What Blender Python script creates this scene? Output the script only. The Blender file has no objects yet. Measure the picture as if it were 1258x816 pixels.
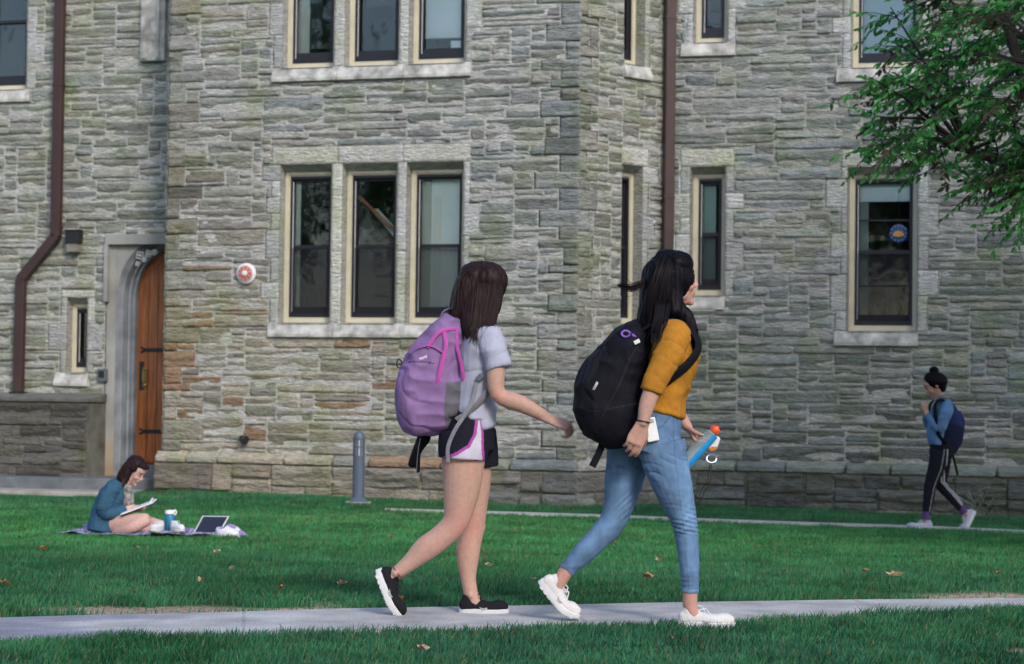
import bpy, math, random
import numpy as np
from mathutils import Vector, Matrix
R = math.radians
S = bpy.context.scene
col = S.collection
random.seed(7)
rng = np.random.default_rng(11)

# ------------------------------------------------------------------ camera
FPX = 2700.0; CX, CY = 629.0, 408.0; HORIZON = 480.0; ROLL = 0.013
CAM = Vector((0, 0, 1.03))
pitch = math.atan((HORIZON - CY) / FPX)
fw = Vector((0, math.cos(pitch), math.sin(pitch)))
x0 = Vector((1, 0, 0)); z0 = x0.cross(fw).normalized()
cr, sr = math.cos(ROLL), math.sin(ROLL)
RT = cr * x0 + sr * z0
UP = -sr * x0 + cr * z0
cd = bpy.data.cameras.new('camera'); cam = bpy.data.objects.new('camera', cd); col.objects.link(cam)
M3 = Matrix((RT, UP, -fw)).transposed().to_4x4(); M3.translation = CAM
cam.matrix_world = M3
cd.sensor_width = 36; cd.lens = FPX / 1258 * 36; cd.clip_end = 2000; cd.clip_start = 0.1
cd.dof.use_dof = True; cd.dof.focus_distance = 9.9; cd.dof.aperture_fstop = 5.6
S.camera = cam

# ------------------------------------------------------------------ light
w = bpy.data.worlds.new('World'); S.world = w; w.use_nodes = True
nt = w.node_tree; nt.nodes.clear()
sky = nt.nodes.new('ShaderNodeTexSky'); sky.sky_type = 'NISHITA'; sky.sun_disc = False
bg = nt.nodes.new('ShaderNodeBackground'); ow = nt.nodes.new('ShaderNodeOutputWorld')
nt.links.new(sky.outputs[0], bg.inputs[0]); nt.links.new(bg.outputs[0], ow.inputs[0])
bg.inputs[1].default_value = 0.14
SUN_AZ, SUN_EL = R(22), R(33)          # azimuth: turned from -Y towards +X
sdir = Vector((math.sin(SUN_AZ) * math.cos(SUN_EL), -math.cos(SUN_AZ) * math.cos(SUN_EL), math.sin(SUN_EL)))
sky.sun_elevation = SUN_EL; sky.sun_rotation = math.atan2(sdir.x, sdir.y)
sky.air_density = 1.0; sky.dust_density = 1.5; sky.ozone_density = 1.2
sd = bpy.data.lights.new('sun', 'SUN'); sun = bpy.data.objects.new('sun', sd); col.objects.link(sun)
sd.energy = 0.95; sd.angle = R(11); sd.color = (1.0, 0.95, 0.88)
sun.rotation_euler = sdir.to_track_quat('Z', 'Y').to_euler()
S.view_settings.view_transform = 'Standard'; S.view_settings.look = 'None'
S.view_settings.exposure = 0.86; S.view_settings.gamma = 1
S.render.engine = 'CYCLES'

# ------------------------------------------------------------------ pixel of the photo -> place in the world
def ray(px, py):
    return fw + (px - CX) / FPX * RT + (CY - py) / FPX * UP
def P(px, py, Y):
    d = ray(px, py); return CAM + d * ((Y - CAM.y) / d.y)
def sm(t):
    t = min(1.0, max(0.0, t)); return t * t * (3 - 2 * t)
def gz(x, y):
    t = sm((y - 10.5) / 8.0)
    k = min(1.0, max(0.0, (y - 16) / 6))
    e = sm((-3.9 - x) / .8) * sm((y - 22.5) / 1.5)
    return -(0.185 + 0.012 * min(max(x, -7), 7) * k) * t - .10 * e
def gzv(x, y):
    t = np.clip((y - 10.5) / 8.0, 0, 1); t = t * t * (3 - 2 * t)
    k = np.clip((y - 16) / 6, 0, 1)
    q = np.clip((-3.9 - x) / .8, 0, 1); q = q * q * (3 - 2 * q); w = np.clip((y - 22.5) / 1.5, 0, 1); w = w * w * (3 - 2 * w)
    return -(0.185 + 0.012 * np.clip(x, -7, 7) * k) * t - .10 * q * w
def G(px, py):
    d = ray(px, py); z = 0.0
    for _ in range(60):
        p = CAM + d * ((z - CAM.z) / d.z); z = z * 0.5 + 0.5 * gz(p.x, p.y)
    return p
# ------------------------------------------------------------------ noise
def _h(i, j, k, s):
    n = (i * 374761393 + j * 668265263 + k * 2147483647 + s * 1274126177) & 0xffffffff
    n = ((n ^ (n >> 13)) * 1274126177) & 0xffffffff
    return ((n ^ (n >> 16)) & 0xffff) / 65535.0
def noise3(x, y, z, s=0):
    x = np.asarray(x, float); y = np.asarray(y, float) + 0 * x; z = np.asarray(z, float) + 0 * x
    i = np.floor(x).astype(np.int64); j = np.floor(y).astype(np.int64); k = np.floor(z).astype(np.int64)
    fx, fy, fz = x - i, y - j, z - k
    fx = fx * fx * (3 - 2 * fx); fy = fy * fy * (3 - 2 * fy); fz = fz * fz * (3 - 2 * fz)
    r = 0
    for a in (0, 1):
        for b in (0, 1):
            for c in (0, 1):
                wgt = (fx if a else 1 - fx) * (fy if b else 1 - fy) * (fz if c else 1 - fz)
                r = r + wgt * _h(i + a, j + b, k + c, s)
    return r * 2 - 1
def fbm(x, y, z, o=3, s=0):
    r = 0; a = 0.5
    for q in range(o):
        r = r + a * noise3(x * 2 ** q, y * 2 ** q, z * 2 ** q, s + q); a *= 0.5
    return r

# ------------------------------------------------------------------ scene helpers
def tag(o, label=None, cat=None, group=None, kind=None):
    if label: o['label'] = label
    if cat: o['category'] = cat
    if group: o['group'] = group
    if kind: o['kind'] = kind
    return o
def thing(name, loc, label, cat, group=None):
    o = bpy.data.objects.new(name, None); col.objects.link(o); o.location = loc; o.empty_display_size = 0.2
    return tag(o, label, cat, group)
def put(name, me, parent=None, m=None):
    o = bpy.data.objects.new(name, me); col.objects.link(o)
    if m is not None: me.materials.append(m)
    if parent is not None:
        o.parent = parent
        L = parent.location if parent.parent is None else Vector((0, 0, 0))
        o.matrix_parent_inverse = Matrix.Translation(-L)
    return o
def mesh_np(name, V, Fq, smooth=False):
    me = bpy.data.meshes.new(name)
    V = np.asarray(V, np.float32); Fq = np.asarray(Fq, np.int32)
    n, k = Fq.shape
    me.vertices.add(len(V)); me.vertices.foreach_set('co', V.ravel())
    me.loops.add(n * k); me.loops.foreach_set('vertex_index', Fq.ravel())
    me.polygons.add(n); me.polygons.foreach_set('loop_start', np.arange(0, n * k, k, dtype=np.int32))
    me.polygons.foreach_set('use_smooth', np.full(n, smooth))
    me.update(calc_edges=True); me.validate()
    return me
def setcol(me, C, name='col'):
    a = me.color_attributes.new(name, 'FLOAT_COLOR', 'POINT')
    C = np.asarray(C, np.float32); out = np.ones((len(me.vertices), 4), np.float32); out[:, :3] = C
    a.data.foreach_set('color', out.ravel())

class MB:
    """collects boxes, tubes and prisms into one mesh"""
    def __init__(s): s.v = []; s.f = []
    def add(s, vs, fs):
        b = len(s.v); s.v += [tuple(v) for v in vs]; s.f += [tuple(b + i for i in f) for f in fs]
    def box(s, c, X, Y, Z):
        c = Vector(c); X, Y, Z = Vector(X), Vector(Y), Vector(Z)
        vs = [c + a * X + b * Y + d * Z for a in (-1, 1) for b in (-1, 1) for d in (-1, 1)]
        s.add(vs, [(0, 1, 3, 2), (4, 6, 7, 5), (0, 4, 5, 1), (2, 3, 7, 6), (0, 2, 6, 4), (1, 5, 7, 3)])
    def tube(s, pts, rad, n=8, cap=True, flat=None):
        pts = [Vector(p) for p in pts]; rr = rad if isinstance(rad, (list, tuple)) else [rad] * len(pts)
        ref = None; rings = []
        for i, p in enumerate(pts):
            t = (pts[min(i + 1, len(pts) - 1)] - pts[max(i - 1, 0)]).normalized()
            if ref is None:
                ref = t.orthogonal().normalized() if flat is None else Vector(flat)
            a = (ref - t * ref.dot(t)).normalized(); b = t.cross(a); ref = a
            ra = rr[i] if not isinstance(rr[i], tuple) else rr[i][0]; rb = rr[i] if not isinstance(rr[i], tuple) else rr[i][1]
            rings.append([p + a * ra * math.cos(2 * math.pi * k / n) + b * rb * math.sin(2 * math.pi * k / n) for k in range(n)])
        vs = [v for r in rings for v in r]; fs = []
        for i in range(len(pts) - 1):
            for k in range(n):
                fs.append((i * n + k, i * n + (k + 1) % n, (i + 1) * n + (k + 1) % n, (i + 1) * n + k))
        if cap:
            fs.append(tuple(range(n - 1, -1, -1))); fs.append(tuple((len(pts) - 1) * n + k for k in range(n)))
        s.add(vs, fs)
    def lathe(s, base, prof, n=20, axis=(0, 0, 1)):
        ax = Vector(axis).normalized(); a = ax.orthogonal().normalized(); b = ax.cross(a); base = Vector(base)
        vs = []; fs = []
        for r, h in prof:
            for k in range(n):
                vs.append(base + ax * h + a * r * math.cos(2 * math.pi * k / n) + b * r * math.sin(2 * math.pi * k / n))
        m = len(prof)
        for i in range(m - 1):
            for k in range(n): fs.append((i * n + k, i * n + (k + 1) % n, (i + 1) * n + (k + 1) % n, (i + 1) * n + k))
        fs.append(tuple(range(n - 1, -1, -1))); fs.append(tuple((m - 1) * n + k for k in range(n)))
        s.add(vs, fs)
    def build(s, name, m, parent=None, smooth=False, bevel=0):
        me = bpy.data.meshes.new(name); me.from_pydata(s.v, [], s.f); me.update()
        if smooth:
            me.polygons.foreach_set('use_smooth', [True] * len(me.polygons))
            me.set_sharp_from_angle(angle=R(45))
        o = put(name, me, parent, m)
        if bevel:
            b = o.modifiers.new('b', 'BEVEL'); b.width = bevel; b.segments = 2; b.limit_method = 'ANGLE'
        return o

# ------------------------------------------------------------------ materials
def nodes(m):
    return m.node_tree.nodes, m.node_tree.links
def mat(name, c=(.5, .5, .5), rough=.7, metal=0, attr=False, var=0.0, vscale=30, bump=0, bscale=60, bdist=.01,
        stretch=(1, 1, 1), sss=0, spec=None, sheen=0, coat=0, var2=None):
    m = bpy.data.materials.new(name); m.use_nodes = True
    N, L = nodes(m); b = N['Principled BSDF']
    b.inputs['Roughness'].default_value = rough; b.inputs['Metallic'].default_value = metal
    if spec is not None: b.inputs['Specular IOR Level'].default_value = spec
    if sheen: b.inputs['Sheen Weight'].default_value = sheen
    if coat: b.inputs['Coat Weight'].default_value = coat
    if sss:
        b.inputs['Subsurface Weight'].default_value = sss; b.inputs['Subsurface Radius'].default_value = (1, .35, .2)
        b.inputs['Subsurface Scale'].default_value = .012
    tc = N.new('ShaderNodeTexCoord'); mp = N.new('ShaderNodeMapping'); mp.inputs['Scale'].default_value = stretch
    L.new(tc.outputs['Object'], mp.inputs[0])
    if attr:
        src = N.new('ShaderNodeAttribute'); src.attribute_name = 'col'; co = src.outputs['Color']
    else:
        src = N.new('ShaderNodeRGB'); src.outputs[0].default_value = (*c, 1); co = src.outputs[0]
    if var:
        ns = N.new('ShaderNodeTexNoise'); ns.inputs['Scale'].default_value = vscale; ns.inputs['Detail'].default_value = 5
        L.new(mp.outputs[0], ns.inputs[0])
        mr = N.new('ShaderNodeMapRange'); mr.inputs[1].default_value = .3; mr.inputs[2].default_value = .7
        mr.inputs[3].default_value = 1 - var; mr.inputs[4].default_value = 1 + var
        L.new(ns.outputs[0], mr.inputs[0])
        mx = N.new('ShaderNodeMix'); mx.data_type = 'RGBA'; mx.blend_type = 'MULTIPLY'; mx.inputs[0].default_value = 1
        L.new(co, mx.inputs[6]); L.new(mr.outputs[0], mx.inputs[7]); co = mx.outputs[2]
    L.new(co, b.inputs['Base Color'])
    if bump:
        nb = N.new('ShaderNodeTexNoise'); nb.inputs['Scale'].default_value = bscale; nb.inputs['Detail'].default_value = 4
        L.new(mp.outputs[0], nb.inputs[0]); bp = N.new('ShaderNodeBump'); bp.inputs['Strength'].default_value = bump
        bp.inputs['Distance'].default_value = bdist
        L.new(nb.outputs[0], bp.inputs['Height']); L.new(bp.outputs[0], b.inputs['Normal'])
    return m
M = {}
M['stone'] = mat('rough stone', attr=True, rough=.93, var=.22, vscale=9, bump=1.0, bscale=17, bdist=.045, stretch=(1, 1, 4.2), spec=.2)
def stone_stains(m):
    N, L = nodes(m); b = N['Principled BSDF']; old = b.inputs['Base Color'].links[0].from_socket
    tc = N.new('ShaderNodeTexCoord'); g = N.new('ShaderNodeTexNoise'); g.inputs['Scale'].default_value = 2.2; g.inputs['Detail'].default_value = 8
    L.new(tc.outputs['Object'], g.inputs[0])
    mr = N.new('ShaderNodeMapRange'); mr.inputs[1].default_value = .47; mr.inputs[2].default_value = .72; mr.inputs[3].default_value = 0; mr.inputs[4].default_value = .75
    L.new(g.outputs[0], mr.inputs[0])
    mx = N.new('ShaderNodeMix'); mx.data_type = 'RGBA'; mx.blend_type = 'MULTIPLY'; L.new(mr.outputs[0], mx.inputs[0])
    L.new(old, mx.inputs[6]); mx.inputs[7].default_value = (.72, .80, .52, 1)
    # speckle of dark lichen and pale grains
    s2 = N.new('ShaderNodeTexNoise'); s2.inputs['Scale'].default_value = 60; s2.inputs['Detail'].default_value = 6; s2.inputs['Roughness'].default_value = .75
    mp = N.new('ShaderNodeMapping'); mp.inputs['Scale'].default_value = (1, 1, 2.0); L.new(tc.outputs['Object'], mp.inputs[0]); L.new(mp.outputs[0], s2.inputs[0])
    m2 = N.new('ShaderNodeMapRange'); m2.inputs[1].default_value = .33; m2.inputs[2].default_value = .67; m2.inputs[3].default_value = .6; m2.inputs[4].default_value = 1.4
    L.new(s2.outputs[0], m2.inputs[0])
    m3 = N.new('ShaderNodeMix'); m3.data_type = 'RGBA'; m3.blend_type = 'MULTIPLY'; m3.inputs[0].default_value = 1
    L.new(mx.outputs[2], m3.inputs[6]); L.new(m2.outputs[0], m3.inputs[7]); L.new(m3.outputs[2], b.inputs['Base Color'])
stone_stains(M['stone'])
M['cream'] = mat('cream painted timber', (.60, .55, .42), .5, var=.10, vscale=6)
M['black'] = mat('black sash paint', (.018, .016, .022), .35)
M['room'] = mat('room wall', attr=True, rough=.9, var=.05)
M['brown'] = mat('brown downpipe', (.052, .026, .024), .55, var=.18, vscale=4, bump=.1, bscale=12)
M['step'] = mat('worn step stone', (.34, .32, .29), .9, var=.28, vscale=5, bump=.3, bscale=40)
M['bluestone'] = mat('bluestone', (.12, .135, .15), .85, var=.25, vscale=6, bump=.3, bscale=30)
M['steel'] = mat('grey blue metal', (.085, .11, .155), .45, var=.08, vscale=8)
M['iron'] = mat('black iron', (.015, .015, .016), .5, bump=.2)
M['brass'] = mat('old brass', (.36, .25, .09), .4, metal=.8)
M['white'] = mat('white plastic', (.74, .74, .75), .5, var=.05)
M['red'] = mat('red enamel', (.55, .07, .05), .4)
def glass_mat():
    m = bpy.data.materials.new('window glass'); m.use_nodes = True; N, L = nodes(m); N.clear()
    o = N.new('ShaderNodeOutputMaterial'); t = N.new('ShaderNodeBsdfTransparent'); g = N.new('ShaderNodeBsdfGlossy')
    t.inputs[0].default_value = (.97, 1.0, .99, 1); g.inputs['Roughness'].default_value = .03; g.inputs[0].default_value = (.9, .95, 1, 1)
    f = N.new('ShaderNodeFresnel'); f.inputs[0].default_value = 1.5
    tc = N.new('ShaderNodeTexCoord'); n = N.new('ShaderNodeTexNoise'); n.inputs['Scale'].default_value = 2.0
    bp = N.new('ShaderNodeBump'); bp.inputs['Strength'].default_value = .05; bp.inputs['Distance'].default_value = .1
    L.new(tc.outputs['Object'], n.inputs[0]); L.new(n.outputs[0], bp.inputs['Height']); L.new(bp.outputs[0], g.inputs['Normal'])
    x = N.new('ShaderNodeMixShader'); L.new(f.outputs[0], x.inputs[0]); L.new(t.outputs[0], x.inputs[1]); L.new(g.outputs[0], x.inputs[2])
    L.new(x.outputs[0], o.inputs[0]); return m
M['glass'] = glass_mat()
def wood_mat():
    m = mat('varnished oak', (.34, .105, .03), .38, var=.45, vscale=5, stretch=(9, 9, .6), coat=.2, bump=.1, bscale=20)
    return m
M['wood'] = wood_mat()
# ================================================================== THE BUILDING
class Wall:
    def __init__(s, O, ang, n_side=-1):
        s.O = Vector((O[0], O[1], 0)); s.u = Vector((math.cos(ang), -math.sin(ang), 0))
        s.n = Vector((-math.sin(ang), -math.cos(ang), 0))      # outward, towards the lawn
    def at(s, u, v, d=0): return s.O + s.u * u + s.n * d + Vector((0, 0, v))
    def uv(s, px, py, d=0):
        r = ray(px, py); o = s.O + s.n * d - CAM
        t = o.dot(s.n) / r.dot(s.n); p = CAM + r * t - s.O
        return p.dot(s.u), p.z
    def rect(s, xl, yt, xr, yb, d=0):
        # traced corners of an upright rectangle -> (u0,u1,v0,v1)
        ym = (yt + yb) / 2; xm = (xl + xr) / 2
        return (s.uv(xl, ym, d)[0], s.uv(xr, ym, d)[0], s.uv(xm, yb, d)[1], s.uv(xm, yt, d)[1])
TH = R(17.4)
Wm = Wall((0.70, 23.5), TH)                                   # middle block; u=0 at its right corner
uL = Wm.uv(201.5, 430)[0]                                     # its left corner
LC = 1.396
cA = R(-45); Wc = Wall((0.70, 23.5), cA)                      # canted face, going back to the right
inner = Wc.at(LC, 0)
Wr = Wall((inner.x, inner.y), R(16))                          # right wing
Lo = Wm.at(uL, 0, -0.75)
Wl = Wall((Lo.x, Lo.y), TH)                                   # recessed left wing; u<0 visible
PLINTH = 0.27; TOP = 7.3; BOT = -0.45
building = thing('stone_building', Wm.at(-2, 0), 'long grey green rubble stone building with cream framed windows behind the lawn', 'building')

pal_mid = [((.265, .272, .262), 4), ((.225, .245, .212), 3), ((.290, .272, .240), 3), ((.245, .268, .285), 2.4), ((.200, .190, .185), 1.0), ((.315, .305, .290), 2)]
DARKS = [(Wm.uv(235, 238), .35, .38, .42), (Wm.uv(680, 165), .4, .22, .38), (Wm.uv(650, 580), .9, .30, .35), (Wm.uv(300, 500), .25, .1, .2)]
def stone_color(P3, kind, wall, u, v):
    """base colour of one stone: kind 0 rubble, 1 dressed, 2 plinth"""
    if kind == 1:
        c = np.array([.66, .65, .62]) * random.uniform(.86, 1.06); return c * np.array([1, random.uniform(.98, 1.02), random.uniform(.93, 1.04)])
    if kind == 3:
        return np.array([.36, .32, .25]) * random.uniform(.85, 1.08)
    cs = [p[0] for p in pal_mid]; ws = [p[1] for p in pal_mid]
    if wall == 'm' and v < 2.3 and u < -2.0:                   # warmer, pinker stone low on the left
        ws = [2, 1, 6, .8, 1.5, 3]
    if wall in 'cr': ws = [3, 5, 1.6, 2.2, 2, .8]
    if wall == 'l': ws = [3.5, 4, 2, 2.5, 1, 1.5]
    c = (.60 * np.array(random.choices(cs, ws)[0]) + .40 * np.array([.262, .264, .250])) * random.uniform(.84, 1.14) * 1.2 * np.array([.975, 1.005, 1.015])
    if kind == 0 and wall == 'm' and v < 2.4 and u < -1.8 and random.random() < .16: c = np.array([.29, .22, .165]) * random.uniform(.85, 1.1)
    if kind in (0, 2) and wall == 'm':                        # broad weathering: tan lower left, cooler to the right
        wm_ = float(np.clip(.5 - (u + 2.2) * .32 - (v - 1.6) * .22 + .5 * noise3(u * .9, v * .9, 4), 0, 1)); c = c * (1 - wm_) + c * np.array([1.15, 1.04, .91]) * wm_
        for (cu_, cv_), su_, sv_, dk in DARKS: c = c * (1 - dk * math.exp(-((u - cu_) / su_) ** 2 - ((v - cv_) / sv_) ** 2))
    if kind in (0, 2) and wall == 'l': c = c * np.array([1.05, 1.03, .95])
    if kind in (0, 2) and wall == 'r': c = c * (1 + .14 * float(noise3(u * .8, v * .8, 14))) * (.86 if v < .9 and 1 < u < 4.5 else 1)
    if wall == 'c' and v > 1.5: c *= np.array([1.12, 1.08, 1.0])  # sunlit warmth of the canted face mixed into its upper stones' colour
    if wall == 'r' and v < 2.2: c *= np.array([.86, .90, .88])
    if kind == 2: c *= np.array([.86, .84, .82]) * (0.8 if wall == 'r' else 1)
    if kind == 4: c = np.array([.135, .125, .112]) * random.uniform(.7, 1.35)
    return c
class Stones:
    def __init__(s, W, key): s.W = W; s.key = key; s.V = []; s.F = []; s.C = []; s.n = 0
    def lines(s, u0, u1, v0, v1, opens=(), over=((.13, .16, .20)), hu=.056, hv=.0455):
        def mk(a, b, cuts, h):
            n = max(1, round((b - a) / h)); L = [a + (b - a) * k / n for k in range(n + 1)]; fixed = {0, n}
            for c in sorted(cuts):
                if not a < c < b: continue
                k = min(range(n + 1), key=lambda q: abs(L[q] - c) + (9 if q in fixed else 0))
                if abs(L[k] - c) < h * 1.5: L[k] = c; fixed.add(k)
            return sorted(L)
        cu, cv = [], []
        for o in opens: cu += [o[0], o[1]]; cv += [o[2], o[3]]
        for o in s.rows: cv += [o[0][2] - .16, o[0][3] + .20]
        s.U = mk(u0, u1, set(cu), hu); s.Vl = mk(v0, v1, {round(c, 4) for c in cv}, hv)
    rows = ()
    def su(s, x): return min(s.U, key=lambda q: abs(q - x))
    def sv(s, x): return min(s.Vl, key=lambda q: abs(q - x))
    def grid(s, U, Vv, D, c):
        nu, nv = U.shape
        O, u, n = (np.array(s.W.O), np.array(s.W.u), np.array(s.W.n))
        X = O[None, None, :] + U[..., None] * u + D[..., None] * n; X[..., 2] += Vv
        idx = s.n + np.arange(nu * nv).reshape(nu, nv)
        f = np.stack([idx[:-1, :-1], idx[1:, :-1], idx[1:, 1:], idx[:-1, 1:]], -1).reshape(-1, 4)
        s.V.append(X.reshape(-1, 3)); s.F.append(f)
        s.C.append(np.tile(c, (nu * nv, 1)) if np.ndim(c) == 1 else c.reshape(-1, 3)); s.n += nu * nv
    def stone(s, u0, u1, v0, v1, kind=0, base=0.0, res=None, skipcolor=None):
        if res is None:
            p = s.W.at((u0 + u1) / 2, (v0 + v1) / 2); q = (p - CAM)
            inview = abs(q.x / q.y) < .25 and v0 < 5.7
            res = .017 if inview else .05
        nu = max(3, int((u1 - u0) / res) + 2); nv = max(3, int((v1 - v0) / res) + 2)
        tu = np.linspace(0, 1, nu); tv = np.linspace(0, 1, nv)
        j = lambda a: random.uniform(-a, a)
        if kind in (0, 2, 4):
            a0, a1, b0, b1 = u0 + j(.006), u1 + j(.006), v0 + j(.006), v1 + j(.006); tilt = j(.009)
        else: a0, a1, b0, b1, tilt = u0, u1, v0, v1, 0
        U, Vv = np.meshgrid(a0 + (a1 - a0) * tu, b0 + (b1 - b0) * tv, indexing='ij')
        Vv = Vv + tilt * (U - (u0 + u1) / 2) / max(.3, u1 - u0)
        sd = random.random() * 50
        du = np.minimum(U - a0, a1 - U); tvv = np.broadcast_to(tv[None, :], U.shape)
        dv = np.minimum(tvv, 1 - tvv) * (b1 - b0)
        if kind in (0, 2, 4):
            m = np.minimum(du, dv) + .006 * noise3(U * 22, Vv * 22, sd) + .0005
            cr_ = np.sqrt(np.maximum(.03 - du, 0) ** 2 + np.maximum(.03 - dv, 0) ** 2)
            m = np.minimum(m, .032 - cr_)
            e = np.clip(m / .019, 0, 1); e = e * (2 - e)
            amp = random.uniform(.75, 1.25) * (1.5 if kind == 2 else 1)
            rock = .016 + .020 * fbm(U * 3.2 + sd, Vv * 11, sd, 3) + .011 * noise3(U * 7 + sd, Vv * 27, sd + 9)
            # a split ledge: steps forward or back along the bed of the stone
            led = noise3(U * 2.2, sd, 3.3) * .3 + .5
            rock = rock + .010 * np.tanh((tvv - led) * 14) * random.choice((-1, .4, 1))
            D = -.014 + e * (.014 + np.maximum(.003, rock * amp))
            if kind == 2: D += .012 * e
        else:
            e = np.clip(np.minimum(du, dv) / .007, 0, 1)
            D = -.012 + e * (.020 + .006 * fbm(U * 8 + sd, Vv * 8, sd, 3))
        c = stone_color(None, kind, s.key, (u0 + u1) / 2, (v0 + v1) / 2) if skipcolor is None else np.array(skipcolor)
        # mineral bands inside the stone
        band = 1 + .17 * fbm(U * 2.5 + sd, Vv * (16 if kind != 1 else 5), sd, 3)
        C = np.clip(c[None, None, :] * band[..., None], 0.02, .8)
        s.grid(U, Vv, D + base, C)
    def lay(s, u0, u1, v0, v1, holes, kind=0, base=0.0, hu=.055, hv=.047, hp=(.10, .46, .33, .11), lens=(6, 18)):
        def lines(a, b, cuts, h):
            br = sorted({round(x, 4) for x in [a, b] + [c for c in cuts if a < c < b]}); out = [br[0]]
            for p, q in zip(br, br[1:]):
                n = max(1, round((q - p) / h)); out += [p + (q - p) * k / n for k in range(1, n + 1)]
            return out
        if getattr(s, 'U', None) and kind == 0: U, V = s.U, s.Vl
        else:
            U = lines(u0, u1, [h[0] for h in holes] + [h[1] for h in holes], hu)
            V = lines(v0, v1, [h[2] for h in holes] + [h[3] for h in holes], hv)
        nu, nv = len(U) - 1, len(V) - 1
        occ = np.zeros((nu, nv), bool)
        uc = (np.array(U[:-1]) + np.array(U[1:])) / 2; vc = (np.array(V[:-1]) + np.array(V[1:])) / 2
        for h in holes:
            occ |= ((uc > h[0]) & (uc < h[1]))[:, None] & ((vc > h[2]) & (vc < h[3]))[None, :]
        solid = ~occ
        for jv in range(nv):
            i = 0
            while i < nu:
                if occ[i, jv]: i += 1; continue
                run = 1
                while i + run < nu and not occ[i + run, jv] and run < 22: run += 1
                w_ = random.randint(*lens) if random.random() > .13 else random.randint(3, 5)
                if run <= w_ + 2 and run <= lens[1] + 2: w_ = run
                w_ = min(w_, run)
                h_ = random.choices((1, 2, 3, 4), hp)[0]
                if w_ <= 4: h_ = max(h_, 2)
                h_ = min(h_, nv - jv)
                if nv - (jv + h_) == 1: h_ += 1
                while h_ > 1 and occ[i:i + w_, jv:jv + h_].any(): h_ -= 1
                occ[i:i + w_, jv:jv + h_] = True
                s.stone(U[i], U[i + w_], V[jv], V[jv + h_], kind, base)
                i += w_
        # mortar sheet, cell by cell so that openings stay open
        Uu = np.array(U); Vv = np.array(V); off = s.n
        ug, vg = np.meshgrid(Uu, Vv, indexing='ij')
        D = (.006 if kind == 0 else .002) + .003 * noise3(ug * 9, vg * 9, 1) + base
        X = np.array(s.W.O)[None, None] + ug[..., None] * np.array(s.W.u) + D[..., None] * np.array(s.W.n); X[..., 2] += vg
        idx = off + np.arange(ug.size).reshape(ug.shape)
        f = np.stack([idx[:-1, :-1], idx[1:, :-1], idx[1:, 1:], idx[:-1, 1:]], -1)[solid].reshape(-1, 4)
        mc = np.array([.54, .53, .505]) * (.30 if kind == 4 else .62 if kind == 2 else 1.0)
        if s.key == 'r': mc = mc * .88
        s.V.append(X.reshape(-1, 3)); s.F.append(f)
        s.C.append(np.tile(mc, (ug.size, 1)) * (1 + .12 * fbm(ug * 3, vg * 3, 5).reshape(-1, 1))); s.n += ug.size
    def build(s, name):
        me = mesh_np(name, np.concatenate(s.V), np.concatenate(s.F), True)
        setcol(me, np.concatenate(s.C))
        return put(name, me, building, M['stone'])

CREAM_D = .15
def ring(mb, W, u0, u1, v0, v1, t, d0, d1):
    """rectangular ring of bars; t = (left, right, bottom, top) widths"""
    def bx(a, b, c, e):
        p = W.at((a + b) / 2, (c + e) / 2, (d0 + d1) / 2)
        mb.box(p, W.u * (b - a) / 2, W.n * (d1 - d0) / 2, Vector((0, 0, (e - c) / 2)))
    bx(u0, u0 + t[0], v0, v1); bx(u1 - t[1], u1, v0, v1)
    bx(u0 + t[0], u1 - t[1], v0, v0 + t[2]); bx(u0 + t[0], u1 - t[1], v1 - t[3], v1)
def reveal(st, W, u0, u1, v0, v1, depth=.2):
    """dressed stone cheeks of an opening, added to the wall mesh"""
    c = np.array([.44, .43, .41]); O, u, n = np.array(W.O), np.array(W.u), np.array(W.n); z = np.array([0, 0, 1.])
    def q(pts):
        X = np.array([O + a * u + d * n + v * z for a, v, d in pts]); i = st.n
        st.V.append(X); st.F.append(np.array([[i, i + 1, i + 2, i + 3]])); st.C.append(np.tile(c * random.uniform(.9, 1.1), (4, 1))); st.n += 4
    q([(u0, v0, -depth), (u0, v1, -depth), (u0, v1, .006), (u0, v0, .006)])
    q([(u1, v0, .006), (u1, v1, .006), (u1, v1, -depth), (u1, v0, -depth)])
    q([(u0, v1 - .075, -.13), (u1, v1 - .075, -.13), (u1, v1, .012), (u0, v1, .012)])
    q([(u0, v0, .03), (u1, v0, .03), (u1, v0 + .012, -depth), (u0, v0 + .012, -depth)])
def room(W, u0, u1, v0, v1, depth=1.6, pale='none', back=(.018, .018, .022)):
    """room behind a window: floor, ceiling, back and side walls"""
    d0 = -.24; e = .35 if pale != 'slim' else .05
    pts = []; Fc = []; C = []
    def q(a, b, c, d, colr):
        i = len(pts); pts.extend([a, b, c, d]); Fc.append((i, i + 1, i + 2, i + 3)); C.extend([colr] * 4)
    a0, a1, b0, b1 = u0 - e, u1 + e, v0 - .1, v1 + .1
    at = W.at
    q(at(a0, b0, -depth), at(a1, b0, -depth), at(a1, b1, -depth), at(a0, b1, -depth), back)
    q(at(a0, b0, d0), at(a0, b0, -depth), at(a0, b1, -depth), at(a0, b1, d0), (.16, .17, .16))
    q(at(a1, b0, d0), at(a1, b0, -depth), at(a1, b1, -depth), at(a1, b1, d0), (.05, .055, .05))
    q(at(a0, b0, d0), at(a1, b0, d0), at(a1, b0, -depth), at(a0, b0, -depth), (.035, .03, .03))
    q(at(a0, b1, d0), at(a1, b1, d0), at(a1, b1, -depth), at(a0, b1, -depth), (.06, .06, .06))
    me = bpy.data.meshes.new('room'); me.from_pydata([tuple(p) for p in pts], [], Fc); setcol(me, C)
    return put('room', me, building, M['room'])
M['screenmesh'] = bpy.data.materials.new('insect screen'); M['screenmesh'].use_nodes = True
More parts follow.
